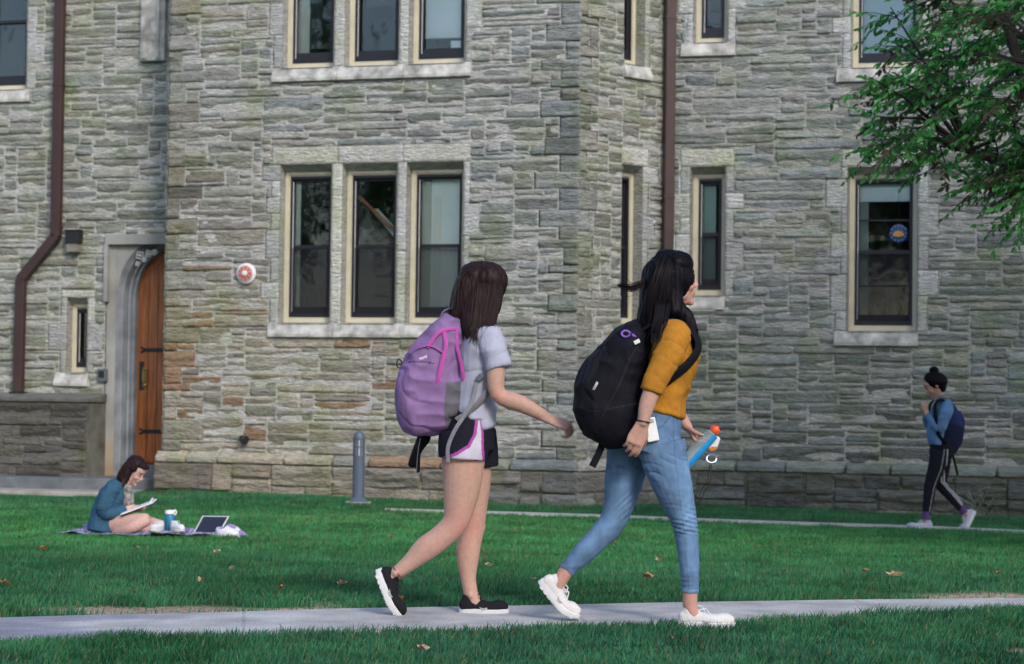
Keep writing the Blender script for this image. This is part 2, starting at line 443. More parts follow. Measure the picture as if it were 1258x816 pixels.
_N, _L = nodes(M['screenmesh']); _b = _N['Principled BSDF']; _b.inputs['Base Color'].default_value = (.03, .03, .04, 1); _b.inputs['Alpha'].default_value = .22; _b.inputs['Roughness'].default_value = .9; _b.inputs['Specular IOR Level'].default_value = .05
def panel(W, u0, u1, v0, v1, d, c, name, parent, thick=.01):
    mb = MB(); mb.box(W.at((u0 + u1) / 2, (v0 + v1) / 2, d), W.u * (u1 - u0) / 2, W.n * thick, Vector((0, 0, (v1 - v0) / 2)))
    k = 'pan%.2f%.2f%.2f' % c
    if k not in M: M[k] = mat('panel ' + k, c, .8, var=.06, vscale=3)
    return mb.build(name, M[k], parent)
def window(W, r, rails=(.5,), inset=CREAM_D, cw=.05, rightcw=None):
    u0, u1, v0, v1 = r; rc = cw if rightcw is None else rightcw
    mb = MB(); ring(mb, W, u0 + .002, u1 - .002, v0 + .014, v1 - .002, (cw, rc, .05, .105), -inset - .06, -inset + .02)
    # stepped brick mould in front of the frame
    ring(mb, W, u0 + .002 + cw, u1 - .002 - rc, v0 + .064, v1 - .107, (.014, .014, .014, .014), -inset - .06, -inset + .006)
    fr = mb.build('window', M['cream'], building, bevel=.004)
    a0, a1, b0, b1 = u0 + cw + .016, u1 - rc - .016, v0 + .078, v1 - .121
    sb = MB(); ring(sb, W, a0, a1, b0, b1, (.018, .018, .03, .03), -inset - .05, -inset + .012)
    mid = b0 + (b1 - b0) * rails[0] if rails else None
    if mid: # upper sash behind, lower sash proud
        ring(sb, W, a0 + .018, a1 - .018, b0 + .03, mid + .018, (.022, .022, .085, .036), -inset - .03, -inset - .002)
        ring(sb, W, a0 + .018, a1 - .018, mid - .018, b1 - .03, (.020, .020, .03, .028), -inset - .049, -inset - .031)
        for rl in rails[1:]:
            v = b0 + (b1 - b0) * rl; c = -inset - .042
            sb.box(W.at((a0 + a1) / 2, v, c), W.u * ((a1 - a0) / 2 - .03), W.n * .006, Vector((0, 0, .009)))
    else:
        ring(sb, W, a0 + .018, a1 - .018, b0 + .03, b1 - .03, (.016, .016, .075, .02), -inset - .04, -inset - .002)
    sb.build('sash', M['black'], fr)
    # metal screen track seen as a thin pale line on the left stile
    tk = MB(); tk.box(W.at(a0 + .030, (b0 + b1) / 2, -inset + .001), W.u * .003, W.n * .003, Vector((0, 0, (b1 - b0) / 2 - .06)))
    tk.build('screen_track', M['white'], fr)
    if mid and r[1] - r[0] > .3 and r[2] < 3:
        sc = MB(); sc.box(W.at((a0 + a1) / 2, (b0 + .03 + mid) / 2, -inset + .006), W.u * ((a1 - a0) / 2 - .03), W.n * .001, Vector((0, 0, (mid - b0) / 2 - .03)))
        sc.build('insect_screen', M['screenmesh'], fr)
    gp = MB(); gp.box(W.at((a0 + a1) / 2, (b0 + b1) / 2, -inset - .054), W.u * ((a1 - a0) / 2 - .012), W.n * .002, Vector((0, 0, (b1 - b0) / 2 - .02)))
    gp.build('pane', M['glass'], fr)
    return fr, (a0, a1, b0, b1)

# ---- openings, traced on each wall
def tri(W, ybot, ytop, xs):
    out = []
    for a, b in xs: out.append(W.rect(a, ytop, b, ybot))
    v0 = sum(o[2] for o in out) / 3; v1 = sum(o[3] for o in out) / 3
    return [(o[0], o[1], v0, v1) for o in out]
low3 = tri(Wm, 398, 200.5, [(343.5, 406.5), (420, 487), (499, 568.5)])
hgt = low3[0][3] - low3[0][2]
vb = Wm.uv(460, 81)[1]
up3 = [(a, b, vb, vb + hgt) for a, b, _, _ in low3]
Rlow = Wr.rect(1041, 205, 1127, 408); vb = Wr.uv(1090, 83)[1]
Rup = (Wr.uv(1046, 40)[0], Wr.uv(1131, 40)[0], vb, vb + (Rlow[3] - Rlow[2]))
Nlow = Wr.rect(848, 205, 890.5, 364); vb = Wr.uv(880, 52.5)[1]
Nup = (Wr.uv(852, 30)[0], Wr.uv(894, 30)[0], vb, vb + (Nlow[3] - Nlow[2]))
Clow = Wc.rect(762.5, 203, 788.5, 399); vb = Wc.uv(778, 80)[1]
Cup = (Wc.uv(766, 40)[0], Wc.uv(792, 40)[0], vb, vb + (Clow[3] - Clow[2]))
b_ = Wl.uv(32, 110); a_ = b_[0] - .62
Lup = (a_, b_[0], b_[1], b_[1] + 1.75)
Lsm = Wl.rect(82, 366, 107, 459)
Lsm2 = None
# door, in the left wing beside the block's corner
du0 = Wl.uv(168.5, 450, -.3)[0]; dsill = Wl.uv(180, 571)[1]; dspring = Wl.uv(170, 372, -.3)[1]; dW = 1.02; dtop = Wl.uv(196, 305, -.3)[1]
fo0 = Wl.uv(129.5, 400)[0]; ftop = Wl.uv(160, 288)[1]
doorhole = (fo0, du0 + dW + (du0 - fo0), dsill - .14, ftop)

def jambs(st, side_u, v0, v1, sgn, wide=(.10, .22)):
    """alternating long and short dressed blocks beside an opening; returns the strip they fill"""
    v = v0
    hs = []
    while v < v1 - .01:
        h = min(random.choice((.2, .26, .32, .38)), v1 - v)
        h = st.sv(v + h) - v
        if v1 - v - h < .1 or h <= 0: h = v1 - v
        hs.append((v, v + h)); v += h
    out = []
    for k, (a, b) in enumerate(hs):
        w_ = wide[k % 2] * random.uniform(.85, 1.15)
        u0, u1 = (st.su(side_u - w_), side_u) if sgn < 0 else (side_u, st.su(side_u + w_))
        st.stone(u0, u1, a, b, 1, skipcolor=np.array([.54, .54, .53]) * random.uniform(.78, 1.15)); out.append((u0, u1, a, b))
    return out
def surround(st, W, opens, sill=True, lintel_h=.20, sides=(1, 1), sill_over=.13):
    """stone dressings round a row of openings; returns the holes they take out of the rubble"""
    holes = list(opens); u0, u1 = opens[0][0], opens[-1][1]; v0, v1 = opens[0][2], opens[0][3]
    cuts = [st.su(u0 - .10 * sides[0]) if sides[0] else u0] + [(a[1] + b[0]) / 2 for a, b in zip(opens, opens[1:])] + [st.su(u1 + .10 * sides[1]) if sides[1] else u1]
    for a, b in zip(cuts, cuts[1:]):
        h = (a, b, v1, st.sv(v1 + lintel_h)); st.stone(*h, 1, base=.004); holes.append(h)
    for a, b in zip(opens, opens[1:]):
        h = (a[1], b[0], v0, v1)
        n = 1; st.stone(a[1], b[0], v0, v0 + (v1 - v0) * .45, 1); st.stone(a[1], b[0], v0 + (v1 - v0) * .45, v1, 1); holes.append(h)
    if sides[0]: holes += jambs(st, u0, v0, v1, -1)
    if sides[1]: holes += jambs(st, u1, v0, v1, 1)
    for o in opens: reveal(st, W, *o)
    if sill:
        h = (st.su(u0 - sill_over) if sides[0] else u0, st.su(u1 + .05) if sides[1] else u1, st.sv(v0 - .16), v0); holes.append(h)
        nseg = max(1, len(opens)); mb = MB()
        for k in range(nseg):
            a = h[0] + (h[1] - h[0]) * k / nseg + (.002 if k else 0); b = h[0] + (h[1] - h[0]) * (k + 1) / nseg - .002
            vs = []
            for u in (a, b):
                for v, d in ((v0 - .155, -.05), (v0 - .155, .035), (v0 - .150, .055), (v0 - .115, .058), (v0 + .006, .012), (v0 + .006, -.16)):
                    vs.append(W.at(u, v, d))
            mb.add(vs, [(0, 1, 2, 3, 4, 5), (11, 10, 9, 8, 7, 6)] + [(i, i + 6, (i + 1) % 6 + 6, (i + 1) % 6) for i in range(6)])
        mb.build('sill', M['sill'], building, bevel=.006)
    return holes
M['sill'] = mat('weathered sill stone', (.46, .45, .42), .9, var=.5, vscale=7, bump=.9, bscale=30, bdist=.01)

# ---- middle block
st = Stones(Wm, 'm'); st.rows = (low3, up3); st.lines(uL, 0, PLINTH + .02, TOP, low3 + up3)
holes = surround(st, Wm, low3) + surround(st, Wm, up3)
# corner blocks (quoins) at both ends
def quoins(st, ue, sgn, v0, v1, kind=0, wd=(.2, .42)):
    v = v0; k = 0; out = []
    while v < v1 - .01:
        h = random.choice((.10, .15, .20, .25)); h = st.sv(v + min(h, v1 - v)) - v
        if v1 - v - h < .08 or h <= 0: h = v1 - v
        w_ = wd[k % 2] * random.uniform(.8, 1.2); u0, u1 = (st.su(ue - w_), ue) if sgn < 0 else (ue, st.su(ue + w_))
        st.stone(u0, u1, v, v + h, kind); out.append((u0, u1, v, v + h)); v += h; k += 1
    return out
holes += quoins(st, 0, -1, PLINTH + .02, TOP)
holes += quoins(st, uL, 1, PLINTH + .02, TOP)
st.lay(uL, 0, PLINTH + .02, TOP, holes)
st.lay(uL - .06, .04, BOT, PLINTH - .10, [], 2, .07, hu=.08, hv=.075, hp=(.02, .5, .48, 0), lens=(4, 11))
def capcourse(st, u0, u1, key):
    u = u0
    while u < u1 - .01:
        l = random.uniform(.35, .85); l = min(l, u1 - u)
        if u1 - u - l < .2: l = u1 - u
        sd = random.random() * 40; res = .02
        nu = max(4, int(l / res)); U, T = np.meshgrid(np.linspace(u, u + l, nu), np.linspace(0, 1, 11), indexing='ij')
        Vv = PLINTH - .10 + .125 * T
        D = np.where(T < .55, .105, .105 - (T - .55) / .45 * .10) + .012 * fbm(U * 4 + sd, Vv * 18, sd, 3)
        e = np.clip(np.minimum(np.minimum(U - u, u + l - U) / .015, 1), 0, 1); D = D * (.35 + .65 * e)
        D[:, 0] = .02
        c = stone_color(None, 0, key, (u + u + l) / 2, .3) * 1.12
        st.grid(U, Vv, D, np.clip(c * (1 + .15 * fbm(U * 3 + sd, Vv * 20, sd))[..., None], .02, .8)); u += l
capcourse(st, uL - .06, .04, 'm')
st.build('wall')
for r in low3: window(Wm, r)
for r in up3: window(Wm, r, rails=(.5,))
a, b = low3[0][0], low3[2][1]
room(Wm, a, b, low3[0][2], low3[0][3], 2.0); room(Wm, a, b, up3[0][2], up3[0][3], 2.0)
# ---- canted face
st = Stones(Wc, 'c'); st.rows = ([Clow], [Cup]); st.lines(0, LC, PLINTH + .02, TOP, [Clow, Cup])
holes = surround(st, Wc, [Clow], sides=(0, 1)) + surround(st, Wc, [Cup], sides=(0, 1))
holes += quoins(st, 0, 1, PLINTH + .02, TOP, wd=(.14, .26))
st.lay(0, LC, PLINTH + .02, TOP, holes, lens=(3, 8))
st.lay(-.04, LC, BOT, PLINTH - .10, [], 2, .07, hu=.08, hv=.075, hp=(.02, .5, .48, 0), lens=(3, 7)); capcourse(st, -.04, LC, 'c')
st.build('wall')
for r in (Clow, Cup): window(Wc, r, cw=.05); room(Wc, r[0], r[1], r[2], r[3], .9, 'slim')
# ---- right wing
RE = 8.0; st = Stones(Wr, 'r'); st.rows = ([Nlow], [Nup], [Rlow], [Rup]); st.lines(0, RE, PLINTH + .02, TOP, [Nlow, Nup, Rlow, Rup])
holes = surround(st, Wr, [Nlow]) + surround(st, Wr, [Nup]) + surround(st, Wr, [Rlow]) + surround(st, Wr, [Rup])
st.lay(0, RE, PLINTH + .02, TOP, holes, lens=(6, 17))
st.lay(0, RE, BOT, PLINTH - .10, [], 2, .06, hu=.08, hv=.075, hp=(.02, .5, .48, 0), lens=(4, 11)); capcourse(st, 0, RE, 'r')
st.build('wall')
for r, rails in ((Nlow, (.5,)), (Nup, (.5,)), (Rlow, (.5, .72, .27)), (Rup, None)):
    window(Wr, r, rails=rails)
room(Wr, Nlow[0], Nlow[1], Nlow[2], Nlow[3], 1.2, 'slim', (.10, .13, .13)); room(Wr, Nup[0], Nup[1], Nup[2], Nup[3], 1.2, 'slim')
room(Wr, Rlow[0], Rlow[1], Rlow[2], Rlow[3], 1.6); room(Wr, Rup[0], Rup[1], Rup[2], Rup[3], 1.6, back=(.12, .15, .18))
# ---- left wing (recessed) and the return wall that closes the block's side
st = Stones(Wl, 'l'); st.rows = ([Lup], [Lsm]); st.lines(-5.5, .9, dsill - .35, TOP, [Lup, Lsm, doorhole])
holes = surround(st, Wl, [Lup]) + surround(st, Wl, [Lsm], lintel_h=.12)
holes.append(doorhole)
st.lay(-5.5, .9, dsill - .35, TOP, holes)
st.build('wall')
window(Wl, Lup); window(Wl, Lsm, rails=None, cw=.045); room(Wl, Lup[0], Lup[1], Lup[2], Lup[3]); room(Wl, Lsm[0], Lsm[1], Lsm[2], Lsm[3], .8, 'slim')
Wret = Wall(Wm.at(uL, 0, -.75).to_2d(), TH + R(90))           # runs out from the recess; outward normal faces left
Wret.u = Wm.n.copy(); Wret.n = -Wm.u
st = Stones(Wret, 'l'); st.lay(0, .75, BOT, TOP, [], lens=(3, 9)); st.build('wall')
# closing mass behind the walls, and a slate roof above the frame
mb = MB()
for W, ua, ub in ((Wm, uL + .02, 0), (Wr, 0, RE), (Wl, -5.5, .9)):
    mb.box(W.at((ua + ub) / 2, (TOP + BOT) / 2, -3.2), W.u * (ub - ua) / 2, W.n * .1, Vector((0, 0, (TOP - BOT) / 2)))
mb.build('inner_wall', M['step'], building)
mb = MB(); p0, p1 = Wl.at(-5.5, TOP, .3), Wr.at(RE, TOP, .3); q0, q1 = Wl.at(-5.5, TOP + 3, -5), Wr.at(RE, TOP + 3, -5)
pm = Wm.at(-2.3, TOP, 1.1); dz = Vector((0, 0, .12))
f = [p0, p1, q1, q0]; mb.add(f + [v + dz for v in f], [(3, 2, 1, 0), (4, 5, 6, 7), (0, 1, 5, 4), (1, 2, 6, 5), (2, 3, 7, 6), (3, 0, 4, 7)])
mb.build('roof', M['bluestone'], building)

# ---- carved strip above the recess (pale column at the top beside the block's corner)
mb = MB(); a = Wl.uv(176, 30)[0]; zb = Wl.uv(188, 76)[1]
mb.box(Wl.at(a + .16, (zb + TOP) / 2, .03), Wl.u * .16, Wl.n * .05, Vector((0, 0, (TOP - zb) / 2)))
mb.box(Wl.at(a + .06, (zb + TOP) / 2, .085), Wl.u * .035, Wl.n * .012, Vector((0, 0, (TOP - zb) / 2 - .02)))
mb.box(Wl.at(a + .24, (zb + TOP) / 2, .09), Wl.u * .02, Wl.n * .02, Vector((0, 0, (TOP - zb) / 2 - .02)))
mb.build('window_jamb', M['sill'], building, bevel=.01)

# ---- interior fittings seen through the glass
def inside(W, r, fu0, fu1, fv0, fv1, d, c, name):
    u0, u1, v0, v1 = r
    return panel(W, u0 + (u1 - u0) * fu0, u0 + (u1 - u0) * fu1, v0 + (v1 - v0) * fv0, v0 + (v1 - v0) * fv1, d, c, name, building)
pale = (.70, .78, .68); pale2 = (.5, .55, .52)
inside(Wm, low3[0], .02, .24, 0, 1, -.245, pale, 'curtain')
inside(Wm, low3[2], -.06, .30, 0, 1, -.25, (.60, .62, .54), 'curtain'); inside(Wm, low3[2], .30, 1.2, 0, 1.05, -.27, (.90, .93, .90), 'partition')
inside(Wm, low3[2], .35, .48, 0, .8, -.26, (.88, .86, .80), 'curtain')
inside(Wm, up3[0], .05, .36, 0, 1, -.245, (.66, .66, .60), 'curtain')
inside(Wm, up3[1], .1, 1, .42, 1, -.5, (.08, .085, .09), 'curtain')
inside(Wm, up3[2], .16, 1.1, .18, 1, -.25, (.74, .78, .80), 'blind')
inside(Wm, up3[2], .62, 1.05, .06, .16, -.245, (.8, .84, .86), 'window_box')
inside(Wr, Rlow, .08, 1.0, .80, .95, -.24, (.86, .9, .9), 'blind')
inside(Wr, Rlow, -.1, .26, 0, 1, -.26, (.30, .36, .34), 'curtain')
inside(Wr, Rup, .0, 1.05, .10, 1, -.26, (.42, .54, .62), 'blind')
inside(Wr, Nlow, .2, .62, 0, .9, -.25, (.36, .48, .46), 'curtain')
inside(Wc, Clow, .45, .9, 0, 1, -.30, (.36, .33, .30), 'curtain')
# stair handrail crossing the middle window
mb = MB(); u0, u1, v0, v1 = low3[1]; L_ = lambda fu, fv, d: Wm.at(u0 + (u1 - u0) * fu, v0 + (v1 - v0) * fv, d)
mb.tube([L_(.02, .82, -.45), L_(.55, .64, -.45), L_(.72, .60, -.45), L_(1.3, .60, -.45)], .022, 8)
M['rail'] = mat('reddish handrail', (.50, .19, .08), .4); mb.build('handrail', M['rail'], building, True)
mb = MB(); a, b, c, d = L_(.35, .74, -.5), L_(1.0, .50, -.5), L_(1.0, .42, -.5), L_(.22, .74, -.5)
n_ = Wm.n * .02; mb.add([a, b, c, d, a - n_, b - n_, c - n_, d - n_], [(0, 1, 2, 3), (7, 6, 5, 4), (0, 4, 5, 1), (1, 5, 6, 2), (2, 6, 7, 3), (3, 7, 4, 0)])
mb.build('stair_edge', M['pan%.2f%.2f%.2f' % pale], building)
# stained ornament hanging in the right window
c0 = Wr.at(*Wr.uv(1104, 287, -.19), -.19)
oc = thing('window_ornament', c0, 'round blue glass ornament with a yellow shell hanging in the right window', 'ornament')
mb = MB(); mb.lathe(c0, [(.0, 0), (.098, 0), (.10, .004), (.10, .008), (.085, .010), (0, .010)], 28, Wr.n); M['bglass'] = mat('blue glass', (.03, .07, .17), .2); mb.build('disc', M['bglass'], oc, True)
mb = MB()
for k in range(12):
    a = k * math.pi / 6; p = c0 + (Wr.u * math.cos(a) + Vector((0, 0, 1)) * math.sin(a)) * .083 + Wr.n * .012
    mb.lathe(p, [(0, 0), (.014, 0), (.010, .006), (0, .008)], 8, Wr.n)
M['pblue'] = mat('pale blue glass', (.06, .13, .30), .3); mb.build('bead', M['pblue'], oc, True)
mb = MB(); vs = [c0 + Wr.n * .016 + Vector((0, 0, -.04))]
for k in range(11):
    a = R(10) + k * R(16); rr = .062 * (1 + .10 * (k % 2)); vs.append(c0 + Wr.n * .016 + (Wr.u * math.cos(a) * rr + Vector((0, 0, 1)) * (math.sin(a) * rr * 1.0 - .035)))
nn = len(vs); mb.add(vs + [v + Wr.n * .006 for v in vs], [tuple(range(nn - 1, -1, -1)), tuple(range(nn, 2 * nn))] + [(i, (i + 1) % nn, (i + 1) % nn + nn, i + nn) for i in range(nn)])
M['yel'] = mat('yellow glass', (.50, .26, .06), .3); mb.build('shell', M['yel'], oc)
mb = MB(); mb.tube([c0 + Vector((0, 0, .1)) + Wr.n * .004, c0 + Vector((0, 0, .42)) + Wr.n * .004], .002, 5); mb.build('cord', M['iron'], oc)
# planter and pot on the inner sill
M['pot'] = mat('grey ceramic', (.28, .30, .34), .5); M['leafd'] = mat('house plant leaf', (.05, .12, .05), .5)
def houseplant(px, py, wd, ht, plant, label, name):
    b = Wr.at(*Wr.uv(px, py, -.26), -.26); t = thing(name, b, label, 'plant pot')
    if wd > .1:
        mb = MB(); mb.box(b + Vector((0, 0, ht / 2)), Wr.u * wd, Wr.n * .05, Vector((0, 0, ht / 2))); mb.box(b + Vector((0, 0, ht)), Wr.u * (wd + .008), Wr.n * .058, Vector((0, 0, .008)))
    else:
        mb = MB(); mb.lathe(b, [(wd * .7, 0), (wd, ht), (wd * 1.12, ht), (wd * 1.12, ht * 1.15), (wd * .9, ht * 1.15)], 16)
    mb.build('pot', M['pot'], t, bevel=.003)
    lf = MB()
    for k in range(plant):
        a = random.uniform(0, 6.28); r_ = random.uniform(.01, wd * .9); q = b + Wr.u * math.cos(a) * r_ + Wr.n * math.sin(a) * .03 + Vector((0, 0, ht))
        tip = q + Wr.u * math.cos(a) * random.uniform(.03, .09) + Wr.n * math.sin(a) * .04 + Vector((0, 0, random.uniform(.08, .22)))
        mid = (q + tip) / 2 + Vector((0, 0, .03)); lf.tube([q, mid, tip], [(.003, .003), (.016, .004), (.002, .002)], 5)
    lf.build('foliage', M['leafd'], t, True)
houseplant(1094, 396, .17, .06, 26, 'long grey planter with a leafy plant inside the lower right window', 'planter_box')
houseplant(1117, 396, .05, .07, 9, 'small round grey pot at the right end of the inner window sill', 'plant_pot')

# ---- door with its arched stone frame
dr0, dr1 = du0, du0 + dW; cu = (dr0 + dr1) / 2; rise = dtop - dspring; D0 = -.30
def archp(f, u0_, u1_, rise_, spring):
    """pointed (four centred) arch, f 0..1 left spring to right spring"""
    g = min(f, 1 - f) * 2; g2 = math.sin(g * math.pi / 2) ** .9
    u = u0_ + (u1_ - u0_) / 2 * (1 - math.cos(g * math.pi / 2)) * 1.0
    if f > .5: u = u0_ + u1_ - u
    return u, spring + rise_ * g2
fr = MB()
NA = 28
def archband(off_in, off_out, d_in, d_out, mb):
    """moulding that follows jambs and arch; off = distance outside the door edge"""
    def line(off, d):
        pts = [(dr0 - off, dsill - .14)] + [archp(k / NA, dr0 - off, dr1 + off, rise + off * .8, dspring) for k in range(NA + 1)] + [(dr1 + off, dsill - .14)]
        return [Wl.at(u, v, d) for u, v in pts]
    A, B = line(off_in, d_in), line(off_out, d_out); n = len(A)
    mb.add(A + B, [(i, i + 1, n + i + 1, n + i) for i in range(n - 1)])
mo = MB(); archband(0, .0, -.34, -.22, mo); archband(.0, .03, -.22, -.225, mo); archband(.03, .036, -.225, -.17, mo); archband(.036, .06, -.17, -.16, mo); archband(.06, .075, -.16, -.19, mo); archband(.075, .095, -.19, -.10, mo); archband(.095, .11, -.10, -.09, mo); archband(.11, .125, -.09, -.07, mo); archband(.125, .15, -.07, -.03, mo)
# spandrel face filling up to the square frame
top = ftop - .12
def sp(side):
    pts = [archp(k / NA, dr0 - .15, dr1 + .15, rise + .12, dspring) for k in range(NA // 2 + 1)]
    if side > 0: pts = [(2 * cu - u, v) for u, v in pts]
    L = [Wl.at(u, v, -.03) for u, v in pts]; T_ = [Wl.at(u, top, -.03) for u, v in pts]; n = len(L)
    fr.add(L + T_, [(i, i + 1, n + i + 1, n + i) for i in range(n - 1)])
sp(-1); sp(1)
e0, e1 = doorhole[0], doorhole[1]
for a, b, c, e in ((e0 + .001, dr0 - .15, dsill - .14, top), (dr1 + .15, e1 - .001, dsill - .14, top)):
    fr.box(Wl.at((a + b) / 2, (c + e) / 2, -.05), Wl.u * (b - a) / 2, Wl.n * .03, Vector((0, 0, (e - c) / 2)))
fr.box(Wl.at((e0 + e1) / 2, top + .06, .0), Wl.u * (e1 - e0) / 2, Wl.n * .05, Vector((0, 0, .06)))          # label mould
fr.box(Wl.at(e0 + .015, (top + dspring) / 2 + .0, .003), Wl.u * .025, Wl.n * .05, Vector((0, 0, (top - dspring) / 2 + .0)))
M['doorstone'] = mat('dressed door stone', (.33, .33, .31), .85, var=.3, vscale=1.6, bump=.25, bscale=30)
def warmstain(m):
    N, L = nodes(m); b = N['Principled BSDF']; old = b.inputs['Base Color'].links[0].from_socket
    tc = N.new('ShaderNodeTexCoord'); g = N.new('ShaderNodeTexNoise'); g.inputs['Scale'].default_value = 1.1; L.new(tc.outputs['Object'], g.inputs[0])
    mr = N.new('ShaderNodeMapRange'); mr.inputs[1].default_value = .5; mr.inputs[2].default_value = .62; L.new(g.outputs[0], mr.inputs[0])
    mx = N.new('ShaderNodeMix'); mx.data_type = 'RGBA'; mx.blend_type = 'MULTIPLY'; L.new(mr.outputs[0], mx.inputs[0]); L.new(old, mx.inputs[6]); mx.inputs[7].default_value = (1.15, .88, .58, 1); L.new(mx.outputs[2], b.inputs['Base Color'])
warmstain(M['doorstone'])
fr.build('door_surround', M['doorstone'], building); M['moulding'] = mat('blue grey moulded stone', (.23, .25, .275), .8, var=.45, vscale=3, bump=.25, bscale=24); mo.build('door_moulding', M['moulding'], building)
# tracery relief in the spandrel
tr = MB(); cc = Wl.uv(172, 314, -.02)
for (ox, oz, rr) in ((0, 0, .055), (.11, .02, .045), (.19, .035, .035), (-.03, -.10, .03), (.06, -.05, .03)):
    for k in range(4):
        a = k * math.pi / 2 + .6; c_ = Wl.at(cc[0] + ox + math.cos(a) * rr * .5, cc[1] + oz + math.sin(a) * rr * .5, -.018)
        tr.tube([c_ + (Wl.u * math.cos(q * .6) + Vector((0, 0, 1)) * math.sin(q * .6)) * rr * .42 for q in range(11)], .008, 5)
M['carv'] = mat('pale carved stone', (.37, .38, .38), .8); tr.build('carving', M['carv'], building, True)
dm = MB()
pts = [archp(k / NA, dr0 + .002, dr1 - .002, rise, dspring) for k in range(NA + 1)]
L = [Wl.at(dr0 + .002, dsill, D0)] + [Wl.at(u, v, D0) for u, v in pts] + [Wl.at(dr1 - .002, dsill, D0)]
n = len(L); Bk = [p - Wl.n * .05 for p in L]
dm.add(L + Bk, [tuple(range(n)), tuple(range(2 * n - 1, n - 1, -1))] + [(i, n + i, n + (i + 1) % n, (i + 1) % n) for i in range(n)])
door = dm.build('door', M['wood'], building)
pl = MB()
for k in range(8):       # raised planks leave dark V grooves between them
    a = dr0 + .03 + (dW - .06) * k / 8; b = a + (dW - .06) / 8 - .007
    fm = ((a + b) / 2 - dr0) / dW; g = min(fm, 1 - fm) * 2
    fs = min(max(a - dr0, 0), max(dr1 - b, 0)) / (dW / 2); ang = math.acos(max(-1, 1 - fs)); tv = dspring + rise * math.sin(ang) ** .9 - .03
    pl.box(Wl.at((a + b) / 2, (dsill + .02 + tv) / 2, D0 + .008), Wl.u * (b - a) / 2, Wl.n * .008, Vector((0, 0, (tv - dsill - .02) / 2)))
pl.build('plank', M['wood'], door, bevel=.003)
for py in (430, 530):
    v = Wl.uv(184, py, D0)[1]; hb = MB()
    hb.box(Wl.at(dr0 + .32, v, D0 + .022), Wl.u * .20, Wl.n * .005, Vector((0, 0, .022)))
    hb.tube([Wl.at(dr0 + .12, v, D0 + .022), Wl.at(dr0 + .06, v + .03, D0 + .022)], .012, 6); hb.tube([Wl.at(dr0 + .12, v, D0 + .022), Wl.at(dr0 + .06, v - .03, D0 + .022)], .012, 6)
    hb.build('hinge', M['iron'], door)
v = Wl.uv(180, 464, D0)[1]; hb = MB(); hb.box(Wl.at(dr0 + .07, v + .02, D0 + .021), Wl.u * .028, Wl.n * .005, Vector((0, 0, .17))); hb.build('lock_plate', M['iron'], door, bevel=.003)
hb = MB(); hb.box(Wl.at(dr0 + .12, v, D0 + .025), Wl.u * .03, Wl.n * .007, Vector((0, 0, .12)))
hb.tube([Wl.at(dr0 + .12, v + .09, D0 + .03), Wl.at(dr0 + .12, v + .08, D0 + .08), Wl.at(dr0 + .12, v - .05, D0 + .08), Wl.at(dr0 + .12, v - .06, D0 + .03)], .012, 8)
hb.lathe(Wl.at(dr0 + .12, v - .09, D0 + .03), [(.02, 0), (.024, .02), (.01, .03)], 12, Wl.n); hb.build('handle', M['brass'], door, True)
room(Wl, dr0, dr1, dsill, dtop, .9, 'slim')
# ---- threshold, step slab and curved kerb in front of the door
def slab(name, poly, z0_, z1_, m, label=None):
    mb = MB(); n = len(poly); mb.add([(x, y, z0_) for x, y in poly] + [(x, y, z1_) for x, y in poly], [tuple(range(n - 1, -1, -1)), tuple(range(n, 2 * n))] + [(i, (i + 1) % n, n + (i + 1) % n, n + i) for i in range(n)])
    return mb.build(name, m, None, bevel=.012)
z1 = dsill - .14
mb = MB(); mb.box(Wl.at(cu, dsill - .075, -.12), Wl.u * (dW / 2 + .0), Wl.n * .22, Vector((0, 0, .07))); mb.build('threshold', M['bluestone'], building, bevel=.01)
pA = [Wl.at(-5.4, 0, -.0), Wl.at(.9, 0, -.0), Wl.at(.0, 0, .28), Wl.at(-.5, 0, .62), Wl.at(-1.2, 0, .86), Wl.at(-2.2, 0, 1.0), Wl.at(-5.4, 0, 1.05)]
o = slab('door_step', [p.to_2d() for p in pA], -.4, z1 - .002, M['bluestone']); tag(o, kind='structure')
pB = [Wl.at(-5.4, 0, 1.03), Wl.at(-2.2, 0, .98), Wl.at(-1.2, 0, .84), Wl.at(-.5, 0, .6), Wl.at(-.05, 0, .3), Wl.at(.05, 0, .55), Wl.at(.12, 0, 1.02), Wl.at(-.7, 0, 1.3), Wl.at(-2.2, 0, 1.5), Wl.at(-5.4, 0, 1.6)]
o = slab('path_edging', [p.to_2d() for p in pB], -.5, z1 - .13, M['step']); tag(o, kind='structure')
STEPZ = z1
# ---- low dark retaining wall at the far left
lw0, lw1 = Wl.uv(-70, 530, .45)[0], Wl.uv(107, 530, .45)[0]; lt = Wl.uv(60, 488, .45)[1]
Wlow = Wall(Wl.at(0, 0, .45).to_2d(), TH); st = Stones(Wlow, 'l')
st.lay(lw0 - 1.5, lw1, z1 - .2, lt - .06, [], 4, 0, hp=(.04, .46, .38, .12))
o = thing('low_stone_wall', Wlow.at(-3, z1), 'low dark mossy stone block wall against the far left of the building', 'wall')
me = mesh_np('wall_face', np.concatenate(st.V), np.concatenate(st.F), True); setcol(me, np.concatenate(st.C)); put('wall_face', me, o, M['stone'])
mb = MB(); mb.box(Wlow.at((lw0 - 1.5 + lw1) / 2, (lt + z1) / 2 - .1, -.23), Wlow.u * ((lw1 - lw0 + 1.5) / 2 - .003), Wlow.n * .225, Vector((0, 0, (lt - z1) / 2 + .05)))
M['dark'] = mat('dark mossy stone', (.135, .135, .118), .95, var=.4, vscale=5, bump=.6, bscale=22)
mb.build('wall_core', M['dark'], o)
mb = MB(); a, b = lw0 - 1.5, lw1 + .02; pr = [(.03, lt - .055), (.035, lt - .01), (-.44, lt + .05), (-.44, lt - .055)]
